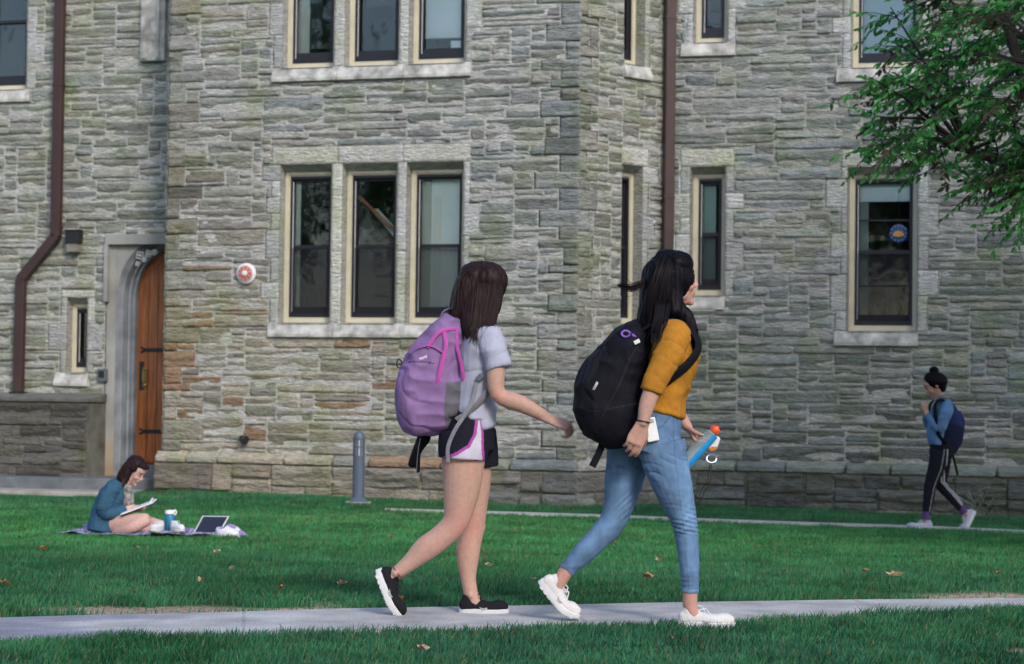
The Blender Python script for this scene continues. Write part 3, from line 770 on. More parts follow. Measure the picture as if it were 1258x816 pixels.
mb.add([Wlow.at(a, v, d) for d, v in pr] + [Wlow.at(b, v, d) for d, v in pr], [(3, 2, 1, 0), (4, 5, 6, 7)] + [(i, (i + 1) % 4, 4 + (i + 1) % 4, 4 + i) for i in range(4)])
mb.build('coping', M['dark2'] if 'dark2' in M else M['dark'], o, bevel=.01)

# ---- downpipes
def pipe(W, pts, label, wd=.058):
    t = thing('downpipe', W.at(*W.uv(*pts[-1][:2], .1), .1), label, 'downpipe')
    mb = MB(); P3 = []
    for x, y in pts: u, v = W.uv(x, y, .1); P3.append(W.at(u, v, .1))
    mb.tube(P3, [(wd, wd * .8)] * len(P3), 4, flat=(W.u + W.n).normalized()) if False else None
    for a, b in zip(P3, P3[1:]):
        d = (b - a); L = d.length; d.normalize(); s_ = d.cross(W.n).normalized()
        mb.box((a + b) / 2, d * (L / 2 + .012), s_ * wd, W.n * .045)
    mb.build('pipe', M['brown'], t, bevel=.008)
    return t, P3
t1, pp = pipe(Wl, [(77, -160), (69, 290), (26, 343), (22.5, 480)], 'dark brown downpipe with an elbow, above the low wall at the far left')
sh = MB(); e = pp[-1]; sh.box(e + Vector((0, 0, -.03)), Wl.u * .09, Wl.n * .06, Vector((0, 0, .02))); sh.build('shoe', M['iron'], t1)
# corner downpipe stands where the canted face meets the right wing
ci = inner + (Wc.n + Wr.n).normalized() * .12
t2 = thing('downpipe', Vector((ci.x, ci.y, -.3)), 'tall straight dark brown downpipe in the inner corner between two narrow windows', 'downpipe')
mb = MB(); nn = (Wc.n + Wr.n).normalized(); ss = Vector((-nn.y, nn.x, 0)); mb.box(Vector((ci.x, ci.y, (TOP - .3) / 2)), ss * .058, nn * .05, Vector((0, 0, (TOP + .3) / 2))); mb.build('pipe', M['brown'], t2, bevel=.01)
for z in (1.2, 3.2, 5.2):
    mb = MB(); mb.box(Vector((ci.x, ci.y, z)), ss * .063, nn * .055, Vector((0, 0, .014))); mb.build('bracket', M['brown'], t2)
for i, a in ((1, pp[0]),):
    for z in (2.9, 4.6):
        f_ = (z - pp[1].z) / (pp[0].z - pp[1].z); c_ = pp[1].lerp(pp[0], f_); mb = MB(); mb.box(c_, Wl.u * .066, Wl.n * .05, Vector((0, 0, .014))); mb.build('bracket', M['brown'], t1)
# ---- fixtures on the wall
c0 = Wm.at(*Wm.uv(302, 336, .05), .05)
t = thing('fire_alarm', c0, 'round red and white fire alarm sounder on the wall left of the triple window', 'alarm')
mb = MB(); mb.lathe(c0 - Wm.n * .05, [(.10, 0), (.112, .02), (.118, .045), (.105, .06), (.03, .07), (0, .071)], 28, Wm.n); mb.build('body', M['white'], t, True)
mb = MB(); mb.lathe(c0 + Wm.n * .012, [(.088, 0), (.086, .012), (.03, .02), (0, .02)], 24, Wm.n); M['pinkred'] = mat('faded red', (.62, .30, .27), .5, var=.2, vscale=20); mb.build('grille', M['pinkred'], t, True)
mb = MB()
for k in range(9):
    a = k * 2 * math.pi / 9; q = c0 + Wm.n * .034 + (Wm.u * math.cos(a) + Vector((0, 0, 1)) * math.sin(a)) * .058
    mb.box(q, (Wm.u * math.cos(a) + Vector((0, 0, 1)) * math.sin(a)) * .020, (Wm.u * -math.sin(a) + Vector((0, 0, 1)) * math.cos(a)) * .006, Wm.n * .003)
mb.build('sound_slot', M['red'], t)
mb = MB(); mb.lathe(c0 + Wm.n * .03, [(.032, 0), (.03, .02), (.012, .028), (0, .028)], 16, Wm.n); mb.build('strobe', M['white'], t, True)
c0 = Wl.at(*Wl.uv(91, 297, .07), .07); t = thing('wall_lamp', c0, 'small square black lamp on the wall between downpipe and door', 'wall lamp')
mb = MB(); mb.box(c0 + Vector((0, 0, .05)), Wl.u * .085, Wl.n * .07, Vector((0, 0, .075))); mb.box(c0 + Vector((0, 0, .13)), Wl.u * .092, Wl.n * .078, Vector((0, 0, .012))); mb.build('housing', M['iron'], t, bevel=.005)
mb = MB(); mb.box(c0 + Vector((0, 0, -.075)), Wl.u * .07, Wl.n * .06, Vector((0, 0, .05))); M['frost'] = mat('dull lamp glass', (.22, .21, .17), .3, var=.3, vscale=12); mb.build('diffuser', M['frost'], t, bevel=.005)
c0 = Wl.at(*Wl.uv(126, 461, .03), .03); t = thing('door_intercom', c0, 'small dark grey square box on the stone jamb left of the door', 'intercom')
mb = MB(); mb.box(c0, Wl.u * .055, Wl.n * .03, Vector((0, 0, .075))); mb.build('box', M['bluestone'], t, bevel=.006)
mb = MB(); mb.box(c0 + Wl.n * .032 + Vector((0, 0, .01)), Wl.u * .035, Wl.n * .003, Vector((0, 0, .04))); mb.build('face_plate', M['iron'], t)
c0 = Wm.at(*Wm.uv(299, 540, .1), .1); t = thing('spotlight', c0, 'small black spotlight low on the wall above the laptop', 'spotlight')
mb = MB(); ax = (Wm.u * .8 + Wm.n * .4 + Vector((0, 0, -.3))).normalized(); mb.lathe(c0 - ax * .05, [(.02, 0), (.035, .01), (.045, .06), (.055, .085), (.05, .09)], 16, ax); mb.build('head', M['iron'], t, True)
mb = MB(); mb.tube([c0 - Wm.n * .09 - Wm.u * .09, c0 - Wm.n * .03 - Wm.u * .07, c0 - ax * .03], .012, 6); mb.build('bracket', M['steel'], t)
# ---- bollard light
b0 = G(440, 619); b0.z = gz(b0.x, b0.y)
t = thing('bollard_light', b0, 'grey blue round bollard light with vertical slots in front of the wall', 'bollard')
mb = MB(); mb.lathe(b0, [(.14, -.03), (.14, .02), (.13, .025)], 24); mb.build('concrete_base', M['step'], t, True)
mb = MB(); mb.lathe(b0, [(.10, .02), (.10, .035), (.068, .06), (.062, .065), (.062, .50)], 24); mb.build('post', M['steel'], t, True)
mb = MB(); mb.lathe(b0, [(.045, .50), (.045, .68)], 20); M['lens'] = mat('lamp lens', (.62, .68, .72), .2); mb.build('lens', M['lens'], t, True)
mb = MB()
for k in range(10):
    a = k * math.pi / 5 + .15; mb.box(b0 + Vector((math.cos(a) * .056, math.sin(a) * .056, .59)), Vector((math.cos(a), math.sin(a), 0)) * .007, Vector((-math.sin(a), math.cos(a), 0)) * .009, Vector((0, 0, .095)))
mb.lathe(b0 + Vector((0, 0, .585)), [(.0635, 0), (.0635, .012)], 20)
mb.build('cage', M['steel'], t)
mb = MB(); mb.lathe(b0, [(.064, .675), (.064, .69), (.058, .72), (.042, .745), (.02, .758), (0, .76)], 24); mb.build('cap', M['steel'], t, True)
# ================================================================== GROUND, PATHS, GRASS
def polyG(pts): return [G(x, y) for x, y in pts]
far_e = polyG([(-60, 764), (100, 759), (250, 756), (400, 751), (630, 747), (850, 742.5), (1050, 739.5), (1258, 737.5), (1330, 736.5)])
near_e = polyG([(-60, 792), (100, 787), (250, 783), (400, 780), (630, 774), (850, 767), (1000, 761), (1258, 750), (1330, 747)])
def ext(a):
    xs = [p.x for p in a]; ys = [p.y for p in a]
    xs = [xs[0] - 8] + xs + [xs[-1] + 8]; ys = [ys[0] + (ys[0] - ys[1]) * 3] + ys + [ys[-1] + .6]
    return np.array(xs), np.array(ys)
fx_, fy_ = ext(far_e); nx_, ny_ = ext(near_e)
yfar = lambda x: np.interp(x, fx_, fy_); ynear = lambda x: np.interp(x, nx_, ny_)
strip = polyG([(430, 625.5), (500, 628.2), (600, 631.6), (740, 635.8), (860, 640.5), (1000, 645.4), (1150, 650), (1258, 655), (1330, 658.5)])
sx_ = np.array([p.x for p in strip]); sy_ = np.array([p.y for p in strip]); SW = .15
ystrip = lambda x: np.interp(x, sx_, sy_)
def ribbon(name, xs, ya, yb, dz, m, th=.10):
    V = []; Fc = []
    for x in xs:
        a, b = float(ya(x)), float(yb(x)); za, zb = gz(x, a) + dz, gz(x, b) + dz
        V += [(x, a, za), (x, b, zb), (x, a, za - th), (x, b, zb - th)]
    for i in range(len(xs) - 1):
        k = i * 4; q = k + 4
        Fc += [(k, q, q + 1, k + 1), (k + 2, q + 2, q, k), (k + 1, q + 1, q + 3, k + 3)]
    me = bpy.data.meshes.new(name); me.from_pydata(V, [], Fc); me.update(); o = put(name, me, None, m); tag(o, kind='structure'); return o
M['path'] = mat('worn concrete path', (.43, .42, .415), .9, var=.3, vscale=3.5, bump=.35, bscale=70, bdist=.004)
def pathmarks(m):
    N, L = nodes(m); b = N['Principled BSDF']; old = b.inputs['Base Color'].links[0].from_socket
    tc = N.new('ShaderNodeTexCoord'); g = N.new('ShaderNodeTexNoise'); g.inputs['Scale'].default_value = 90; g.inputs['Detail'].default_value = 3; L.new(tc.outputs['Object'], g.inputs[0])
    mr = N.new('ShaderNodeMapRange'); mr.inputs[1].default_value = .35; mr.inputs[2].default_value = .65; mr.inputs[3].default_value = .78; mr.inputs[4].default_value = 1.2; L.new(g.outputs[0], mr.inputs[0])
    mx = N.new('ShaderNodeMix'); mx.data_type = 'RGBA'; mx.blend_type = 'MULTIPLY'; mx.inputs[0].default_value = 1; L.new(old, mx.inputs[6]); L.new(mr.outputs[0], mx.inputs[7])
    # darker bluish patch at the left end of the path
    sp = N.new('ShaderNodeSeparateXYZ'); L.new(tc.outputs['Object'], sp.inputs[0]); g2 = N.new('ShaderNodeTexNoise'); g2.inputs['Scale'].default_value = 2.4; L.new(tc.outputs['Object'], g2.inputs[0])
    ad = N.new('ShaderNodeMath'); ad.operation = 'MULTIPLY_ADD'; L.new(g2.outputs[0], ad.inputs[0]); ad.inputs[1].default_value = 1.6; L.new(sp.outputs[0], ad.inputs[2])
    m2 = N.new('ShaderNodeMapRange'); m2.inputs[1].default_value = -1.0; m2.inputs[2].default_value = -.75; m2.inputs[3].default_value = 1; m2.inputs[4].default_value = 0; L.new(ad.outputs[0], m2.inputs[0])
    mx2 = N.new('ShaderNodeMix'); mx2.data_type = 'RGBA'; mx2.blend_type = 'MULTIPLY'; L.new(m2.outputs[0], mx2.inputs[0]); L.new(mx.outputs[2], mx2.inputs[6]); mx2.inputs[7].default_value = (.62, .62, .76, 1)
    # sawn joints across the path, a little askew
    j1 = N.new('ShaderNodeMath'); j1.operation = 'PINGPONG'; j1.inputs[1].default_value = .76; a2 = N.new('ShaderNodeMath'); a2.operation = 'MULTIPLY_ADD'; L.new(sp.outputs[1], a2.inputs[0]); a2.inputs[1].default_value = .12; L.new(sp.outputs[0], a2.inputs[2]); L.new(a2.outputs[0], j1.inputs[0])
    j2 = N.new('ShaderNodeMapRange'); j2.inputs[1].default_value = .004; j2.inputs[2].default_value = .011; j2.inputs[3].default_value = .78; j2.inputs[4].default_value = 1; L.new(j1.outputs[0], j2.inputs[0])
    mx3 = N.new('ShaderNodeMix'); mx3.data_type = 'RGBA'; mx3.blend_type = 'MULTIPLY'; mx3.inputs[0].default_value = 1; L.new(mx2.outputs[2], mx3.inputs[6]); L.new(j2.outputs[0], mx3.inputs[7])
    L.new(mx3.outputs[2], b.inputs['Base Color'])
pathmarks(M['path'])
xs = np.linspace(-9, 9, 120)
ribbon('path', xs, ynear, yfar, .012, M['path'])
xs0 = P(470, 628, 21.5).x
M['strip'] = mat('pale stone edging', (.50, .48, .46), .9, var=.2, vscale=9, bump=.3, bscale=60)
ribbon('path_edging', np.linspace(xs0, 8, 80), lambda x: ystrip(x) - SW * min(1, (x + .0 - xs0) / 1.5 + .1), lambda x: ystrip(x) + SW * min(1, (x - xs0) / 1.5 + .1), .022, M['strip'])

def dirt(x, y):
    """0..1 bare earth: a worn strip beyond the path's far edge, and spots"""
    d = y - yfar(x)
    side = np.clip((-.3 - x) / .8, 0, 1) + np.clip((x - 1.75) / .4, 0, 1)
    a = np.clip(1.15 - np.abs(d - .20) / (.42 + .20 * noise3(x * 1.7, y * 2, 3)), 0, 1) * side * (d > -.05)
    a = a * np.clip(.85 + 1.3 * noise3(x * 3.5, y * 5, 8), 0, 1) * 1.4
    e = np.clip(1 - np.hypot((x - 2.12) / .22, (y - 8.95) / .16), 0, 1) * 1.6
    return np.clip(np.maximum(a, e), 0, 1)
def lawn_mask(x, y):
    """where grass grows: not on path, edging, steps, or under the walls"""
    k = ~((y > ynear(x) + .01) & (y < yfar(x) - .015))
    k &= ~((np.abs(y - ystrip(x)) < SW * .6) & (x > sx_[0]))
    wm = 23.5 - .3134 * (x - .70) - .13; k &= ~((x < .75) & (x > Wm.at(uL, 0).x - .3) & (y > wm))
    wr = inner.y - math.tan(R(16)) * (x - inner.x) - .12; k &= ~((x >= inner.x) & (y > wr))
    wc = 23.5 + (x - .7) - .12; k &= ~((x >= .7) & (x < inner.x) & (y > wc))
    le = Wl.at(-3, 0, 1.62); wl = le.y - .3134 * (x - le.x)
    k &= ~((x <= Wm.at(uL, 0).x + .12) & (y > wl))
    return k
# soil sheet: fine in view, coarse to the horizon
def sheet():
    xs = np.unique(np.concatenate([np.linspace(-400, -12, 14), np.linspace(-12, 12, 160), np.linspace(12, 400, 14)]))
    ys = np.unique(np.concatenate([np.linspace(-300, 4, 14), np.linspace(4, 28, 220), np.linspace(28, 500, 14)]))
    X, Y = np.meshgrid(xs, ys, indexing='ij'); Z = gzv(X, Y) + .006 * fbm(X * 2, Y * 2, 1)
    onp = (Y > ynear(X) - .05) & (Y < yfar(X) + .05) & (np.abs(X) < 9); Z = np.where(onp, Z - .012, Z)
    V = np.stack([X, Y, Z], -1).reshape(-1, 3); idx = np.arange(X.size).reshape(X.shape)
    f = np.stack([idx[:-1, :-1], idx[1:, :-1], idx[1:, 1:], idx[:-1, 1:]], -1).reshape(-1, 4)
    me = mesh_np('ground', V, f, True)
    g = np.array([.030, .075, .028]); d = np.array([.38, .30, .22]); m_ = dirt(X, Y).reshape(-1, 1)
    C = g * (1 - m_) + d * m_; C = C * (1 + .25 * fbm(X * 1.3, Y * 1.3, 4).reshape(-1, 1)); setcol(me, C)
    M['soil'] = mat('soil and thatch', attr=True, rough=1, var=.4, vscale=22, bump=.8, bscale=60, spec=.1)
    tag(put('ground', me, None, M['soil']), kind='structure')
sheet()
def grass(name, n_per, x0f, y0, y1, h, wd, seg2, seed):
    """blades as thin bent slivers; x range widens with distance"""
    r = np.random.default_rng(seed); ys = []; xs = []
    n = int(n_per * (y1 - y0) * (y0 + y1) / 2 * x0f * 2)
    y = r.uniform(y0, y1, n * 2); y = y[r.uniform(0, 1, n * 2) < y / y1][:n]; x = r.uniform(-1, 1, len(y)) * x0f * y
    k = lawn_mask(x, y) & (r.uniform(0, 1, len(y)) > dirt(x, y) * .96); x, y = x[k], y[k]; n = len(x)
    clump = 1 + .45 * noise3(x * 4, y * 4, 2) + .25 * noise3(x * 14, y * 14, 6)
    H = h * r.uniform(.55, 1.25, n) * clump; a = r.uniform(0, 6.283, n); W_ = wd * r.uniform(.6, 1.3, n)
    wind = noise3(x * 1.5, y * 1.5, 9) * 1.5 + r.normal(0, 1.2, n); lean = r.uniform(.15, .75, n) * H
    bx = np.cos(a) * W_; by = np.sin(a) * W_; lx = np.cos(wind) * lean; ly = np.sin(wind) * lean; z = gzv(x, y) - .004
    base = [np.stack([x - bx, y - by, z], -1), np.stack([x + bx, y + by, z], -1)]
    if seg2:
        m1 = [np.stack([x - bx * .8 + lx * .35, y - by * .8 + ly * .35, z + H * .6], -1), np.stack([x + bx * .8 + lx * .35, y + by * .8 + ly * .35, z + H * .6], -1)]
        tip = np.stack([x + lx, y + ly, z + H * .98], -1); V = np.stack(base + m1 + [tip], 1).reshape(-1, 3); o = (np.arange(n) * 5)[:, None]
        F3 = np.concatenate([o + [0, 1, 3], o + [0, 3, 2], o + [2, 3, 4]]); per = 5
    else:
        tip = np.stack([x + lx, y + ly, z + H], -1); V = np.stack(base + [tip], 1).reshape(-1, 3); o = (np.arange(n) * 3)[:, None]; F3 = o + [0, 1, 2]; per = 3
    me = mesh_np(name, V, F3, True)
    dry = (r.uniform(0, 1, n) < .045 + .16 * np.clip(noise3(x * 1.1, y * .9, 31) - .15, 0, 1))
    big = .5 + .5 * noise3(x * .55 + 3, y * .35, 12); sml = .5 + .5 * noise3(x * 2.2, y * 2.2, 13)
    far = np.clip((y - 12.5) / 5, 0, 1)
    c0 = np.array([.021, .102, .052]); c1 = np.array([.062, .265, .074])
    t = np.clip(.50 * far * np.clip((22.5 - y) / 2, .3, 1) + .45 * (big * .6 + sml * .4) - .05 + r.uniform(-.22, .22, n), 0, 1)[:, None]
    C = c0 * (1 - t) + c1 * t; C = C * (1 + .35 * np.clip(noise3(x * 6, y * 5, 33), -1, 1))[:, None]; C[dry] = [.16, .15, .06]; C = np.repeat(C, per, 0); setcol(me, C)
    o = put(name, me, None, M['blade']); tag(o, 'short dark green mown grass of the lawn', 'grass', kind='stuff'); return o
M['blade'] = mat('grass blade', attr=True, rough=.6, spec=.22)
grass('lawn_grass', 7500, .262, 7.7, 10.9, .042, .0025, True, 3)
grass('lawn_grass', 3800, .262, 10.4, 15, .034, .0036, False, 4)
grass('lawn_grass', 2500, .262, 15, 25.6, .030, .0050, False, 5)
# coarse growth outside the frame so that a side step still meets lawn
def wide():
    r = np.random.default_rng(8); n = 60000; x = r.uniform(-10, 10, n); y = r.uniform(5, 25, n); k = (np.abs(x) > .26 * y) & lawn_mask(x, y) & (np.abs(x) < .26 * y + 4); x, y = x[k], y[k]; n = len(x)
    a = r.uniform(0, 6.28, n); z = gzv(x, y); H = .055 * r.uniform(.6, 1.3, n); b = .010
    V = np.stack([np.stack([x - np.cos(a) * b, y - np.sin(a) * b, z], -1), np.stack([x + np.cos(a) * b, y + np.sin(a) * b, z], -1), np.stack([x + r.normal(0, .02, n), y + r.normal(0, .02, n), z + H], -1)], 1).reshape(-1, 3)
    me = mesh_np('lawn_grass', V, (np.arange(n) * 3)[:, None] + [0, 1, 2]); setcol(me, np.tile([.028, .11, .036], (len(V), 1)))
    tag(put('lawn_grass', me, None, M['blade']), 'short dark green mown grass of the lawn', 'grass', kind='stuff')
wide()
# fallen leaves
M['dead'] = mat('dead leaf', (.30, .15, .07), .7, var=.4, vscale=30)
M['deadpale'] = mat('pale dead leaf', (.44, .32, .20), .7, var=.4, vscale=30)
def leaf(px, py, sz, c, label):
    p = G(px, py); p.z += .036; sz *= .62
    mb = MB(); a = random.uniform(0, 6.28); n = 12; vs = [p + Vector((0, 0, .004))]
    for k in range(n):
        t = 2 * math.pi * k / n; rr = sz * (.8 + .45 * (k % 2)) * random.uniform(.7, 1.2); x, y = math.cos(t) * rr, math.sin(t) * rr * .6
        vs.append(p + Vector((x * math.cos(a) - y * math.sin(a), x * math.sin(a) + y * math.cos(a), abs(y) * .9 + random.uniform(0, .012))))
    n2 = len(vs); fs = [(0, 1 + k, 1 + (k + 1) % n) for k in range(n)]
    mb.add(vs, fs); mb.add([v - Vector((0, 0, .0015)) for v in vs], [tuple(reversed(f)) for f in fs])
    o = mb.build('fallen_leaf', c, None); tag(o, label, 'leaf', 'fallen leaves on the lawn')
LV = [(54, 682, .05, 0, 'brown fallen leaf on the grass left of and below the blanket'), (168, 681, .035, 0, 'small dark brown leaf on the grass below the seated girl'),
      (266, 686, .04, 1, 'pale orange leaf on the grass below the laptop'), (284, 707, .03, 1, 'small pale leaf midway down the lawn below the laptop'),
      (247, 723, .05, 1, 'tan leaf on the grass near the worn earth left of the black shoes'), (164, 738, .03, 1, 'small pale leaf beside the bare earth near the path'),
      (7, 726, .04, 0, 'brown leaf at the left edge of the lawn above the path'), (345, 732, .035, 0, 'reddish leaf lying in the grass just beyond the path'),
      (420, 727, .05, 1, 'large tan leaf on the grass left of the rear black shoe'), (480, 666, .04, 0, 'brown leaf far up the lawn left of the bent knee'),
      (489, 747, .05, 2, 'bright orange leaf on the path edge behind the lifted black shoe'), (532, 693, .03, 1, 'small pale leaf seen between the walker\'s calves'),
      (600, 703, .035, 1, 'small pale leaf in the grass right of the bare leg'), (754, 673, .035, 0, 'brown leaf seen right behind the bent denim knee'),
      (795, 718, .05, 0, 'orange brown leaf between the two denim legs'), (809, 697, .05, 1, 'long pale leaf higher up between the two denim legs'),
      (782, 662, .035, 0, 'small rusty leaf high between the denim knees'), (1040, 713, .05, 0, 'rusty brown leaf left one of a pair on the right lawn'),
      (1062, 710, .035, 0, 'small rusty leaf right one of a pair on the right lawn'), (1100, 716, .07, 1, 'long tan leaf on the lawn below the far walker'),
      (1227, 713, .03, 0, 'small dark red leaf near the right edge of the lawn'), (1136, 690, .03, 0, 'small dark leaf on the lawn just below the far walker\'s shoes'),
      (518, 811, .04, 1, 'pale leaf in the front grass at the bottom edge of the picture'), (825, 797, .025, 0, 'tiny brown leaf in the front grass below the white shoe'),
      (655, 722, .03, 1, 'small pale leaf just above the heel of the lifted white shoe')]
M['orange'] = mat('orange leaf', (.62, .27, .06), .6, var=.3, vscale=30)
for a in LV: leaf(a[0], a[1], a[2], (M['dead'], M['deadpale'], M['orange'])[a[3]], a[4])

# ================================================================== TREE at the right
def make_tree():
    base = Vector((5.6, 16.2, gz(5.6, 16.2) - .05)); r = np.random.default_rng(21); rr = random.Random(5)
    t = thing('cherry_tree', base, 'leafy green tree reaching into the upper right corner in front of the building', 'tree')
    tr = MB(); tr.tube([base, base + Vector((.02, 0, .35)), base + Vector((-.05, .03, 1.1)), base + Vector((-.15, .0, 1.9)), base + Vector((-.3, 0, 2.3))], [.24, .17, .145, .14, .12], 12)
    tr.build('trunk', M['bark'], t, True)
    br = MB(); V = []; Fc = []; C = []
    forks = []
    br.tube([base + Vector((-.2, 0, 1.9)), P(1290, 190, 16.3), P(1262, 110, 16.2), P(1240, 40, 16.1), P(1215, -40, 16.0), P(1170, -160, 16.0)], [.08, .06, .045, .04, .03, .02], 8)
    top = base + Vector((-.25, 0, 2.2))
    mains = [(-1.45, -.2, 2.2), (-1.9, .5, .9), (-.4, -1.4, 1.9), (.9, .8, 2.0), (1.5, -.5, 1.6), (-.5, 1.4, 2.1), (-1.5, -1.0, 1.3), (.2, .1, 2.6), (-1.2, .1, 1.6)]
    for m in mains:
        e = top + Vector(m); a = top.lerp(e, .35) + Vector((rr.uniform(-.1, .1), rr.uniform(-.1, .1), .12)); b = top.lerp(e, .7) + Vector((rr.uniform(-.1, .1), rr.uniform(-.1, .1), .08))
        br.tube([top, a, b, e], [.085, .06, .04, .02], 8); forks += [a, b, e]
    cen = Vector((5.45, 16.2, 4.0))
    def add_leaf(p, d, sz, c):
        d = d.normalized(); s_ = d.cross(Vector((r.normal(), r.normal(), r.normal() + .6))).normalized(); n = s_.cross(d)
        i = len(V); L = sz; w_ = sz * .21
        V.extend([p, p + d * L * .35 + s_ * w_ + n * .10 * L, p + d * L * .35 - s_ * w_ + n * .10 * L, p + d * L * .75 + s_ * w_ * .75 + n * .02 * L, p + d * L * .75 - s_ * w_ * .75 + n * .02 * L, p + d * L - n * .12 * L, p + d * L * .5])
        Fc.extend([(i, i + 1, i + 6), (i, i + 6, i + 2), (i + 1, i + 3, i + 6), (i + 6, i + 4, i + 2), (i + 3, i + 5, i + 6), (i + 6, i + 5, i + 4)]); C.extend([c] * 7)
    # branch tips: the seen lower left flank is traced loosely, the rest fills the crown
    tips = []
    for x, y, dy in [(1062, 105, -.4), (1066, 150, .1), (1090, 60, .3), (1058, 190, 0), (1085, 185, -.5), (1120, 205, -.2), (1150, 215, .4), (1190, 240, -.3), (1230, 245, .2), (1250, 285, -.1), (1215, 205, .5),
                     (1100, 120, .6), (1130, 150, -.6), (1160, 120, 0), (1200, 160, .4), (1235, 150, -.5), (1140, 60, -.2), (1180, 60, .5), (1110, 20, 0), (1080, 15, .5), (1215, 95, 0), (1245, 60, .6), (1160, 15, -.6),
                     (1120, -40, 0), (1070, -60, .3), (1075, 95, -.2), (1105, 165, .3), (1170, 180, -.7), (1210, 235, .6), (1135, 190, .1), (1095, 85, -.6), (1150, 85, .3), (1230, 200, 0), (1185, 130, -.3), (1125, 110, .2), (1255, 225, .3), (1160, 40, .7), (1200, 30, -.7), (1240, 10, .2), (1220, 130, .8), (1175, 95, .9), (1250, 110, -.9), (1205, 65, .3), (1130, 30, .8), (1245, 170, .9), (1190, 205, .9), (1230, 265, -.6)]:
        tips.append((P(x + 14, y - 6, 16.2 + dy * 1.1), 1))
    for _ in range(230):
        d = Vector((r.normal(), r.normal(), r.normal())).normalized(); q = r.uniform(.55, 1) ; p = cen + Vector((d.x * 2.7 * q, d.y * 2.5 * q, d.z * 1.9 * q + .25))
        pr = (p - CAM); px_ = CX + FPX * pr.x / pr.y
        if px_ < 1130 and p.z < 4.8: continue
        if p.z < 2.65 and p.x < 5: continue
        tips.append((p, 0))
    for p, vis in tips:
        f0 = min(forks, key=lambda f: (f - p).length); mid = f0.lerp(p, .55) + Vector((rr.uniform(-.12, .12), rr.uniform(-.12, .12), .12))
        br.tube([f0, mid, p], [.022, .012, .004], 5)
        out = (p - cen); out.z *= .4; out.normalize()
        for k in range(8 if vis else 8):
            st_ = mid.lerp(p, r.uniform(.1, 1)); d = (out * .8 + Vector((r.normal() * .6, r.normal() * .6, r.normal() * .35 - .12))).normalized()
            ln = r.uniform(.18, .42); e = st_ + d * ln + Vector((0, 0, -.05)); br.tube([st_, (st_ + e) / 2 + Vector((0, 0, .015)), e], [.005, .0035, .0015], 3)
            base_c = np.array([.070, .27, .065]) * r.uniform(.6, 1.5) if r.uniform() > .10 else np.array([.10, .07, .045])
            nl = 13
            for q in range(nl):
                pp_ = st_.lerp(e, (q + 1) / nl) + Vector((0, 0, -.0)); sd_ = d.cross(Vector((0, 0, 1))).normalized() * (1 if q % 2 else -1)
                dl = d * .7 + sd_ * .8 + Vector((r.normal() * .3, r.normal() * .3, -.45 + r.normal() * .25))
                add_leaf(pp_, dl, r.uniform(.04, .088), tuple(base_c * r.uniform(.75, 1.3)))
    br.build('branch', M['bark'], t, True)
    me = bpy.data.meshes.new('crown'); me.from_pydata([tuple(v) for v in V], [], Fc); setcol(me, C); put('crown', me, t, M['treeleaf'])
M['bark'] = mat('dark bark', (.035, .028, .03), .9, var=.35, vscale=14, bump=.5, bscale=30)
def leafmat():
    m = mat('tree leaf', attr=True, rough=.45, spec=.35); N, L = nodes(m); b = N['Principled BSDF']; o = N['Material Output']
    tr = N.new('ShaderNodeBsdfTranslucent'); mx = N.new('ShaderNodeMixShader'); mx.inputs[0].default_value = .5
    at = [n for n in N if n.type == 'ATTRIBUTE'][0]; L.new(at.outputs['Color'], tr.inputs[0]); L.new(b.outputs[0], mx.inputs[1]); L.new(tr.outputs[0], mx.inputs[2]); L.new(mx.outputs[0], o.inputs[0]); return m
M['treeleaf'] = leafmat()
make_tree()

# unseen trees: one added to shade the right wing, rows to darken the panes
def far_tree(x, y, h, rad, label, n, seed, trunk_r=.25):
    r = np.random.default_rng(seed); z0_ = gz(x, y); base = Vector((x, y, z0_ - .1)); t = thing('unseen_tree', base, label, 'tree', 'large unseen trees around the lawn')
    cz = h - rad; tr = MB(); tr.tube([base, base + Vector((0, 0, .4)), base + Vector((.1, 0, cz * .5)), base + Vector((0, .1, cz))], [trunk_r * 1.4, trunk_r, trunk_r * .8, trunk_r * .5], 10)
    for k in range(12):
        a = k * 2.4; e = base + Vector((math.cos(a) * rad * .8, math.sin(a) * rad * .8, cz + rad * r.uniform(-.4, .8))); tr.tube([base + Vector((0, 0, cz * r.uniform(.5, .9))), base.lerp(e, .6) + Vector((0, 0, cz * .3)), e], [trunk_r * .4, trunk_r * .25, .02], 6)
    tr.build('trunk', M['bark'], t, True)
    m = n // 60; c = r.normal(size=(m, 3)); c /= np.linalg.norm(c, axis=1)[:, None]; c *= (rad * r.uniform(.45, 1, m) ** .6)[:, None]; c[:, 2] *= .85
    P_ = np.repeat(c, 60, 0) + r.normal(size=(m * 60, 3)) * rad * .10; P_ += np.array([x, y, z0_ + cz]); n = len(P_)
    d = r.normal(size=(n, 3)); d /= np.linalg.norm(d, axis=1)[:, None]; s_ = np.cross(d, r.normal(size=(n, 3))); s_ /= np.linalg.norm(s_, axis=1)[:, None]
    L = (r.uniform(.10, .18, n) * (rad / 3.5))[:, None]; V = np.stack([P_, P_ + d * L + s_ * L * .35, P_ + d * L * 2, P_ + d * L - s_ * L * .35], 1).reshape(-1, 3)
    me = mesh_np('crown', V, (np.arange(n) * 4)[:, None] + [0, 1, 2, 3]); C = np.array([.05, .12, .03]) * r.uniform(.6, 1.4, (n, 1)); setcol(me, np.repeat(C, 4, 0)); put('crown', me, t, M['treeleaf'])
far_tree(8.6, 13.0, 10.6, 3.5, 'tall unseen tree added right of the lawn to shade the right wing', 15000, 1)
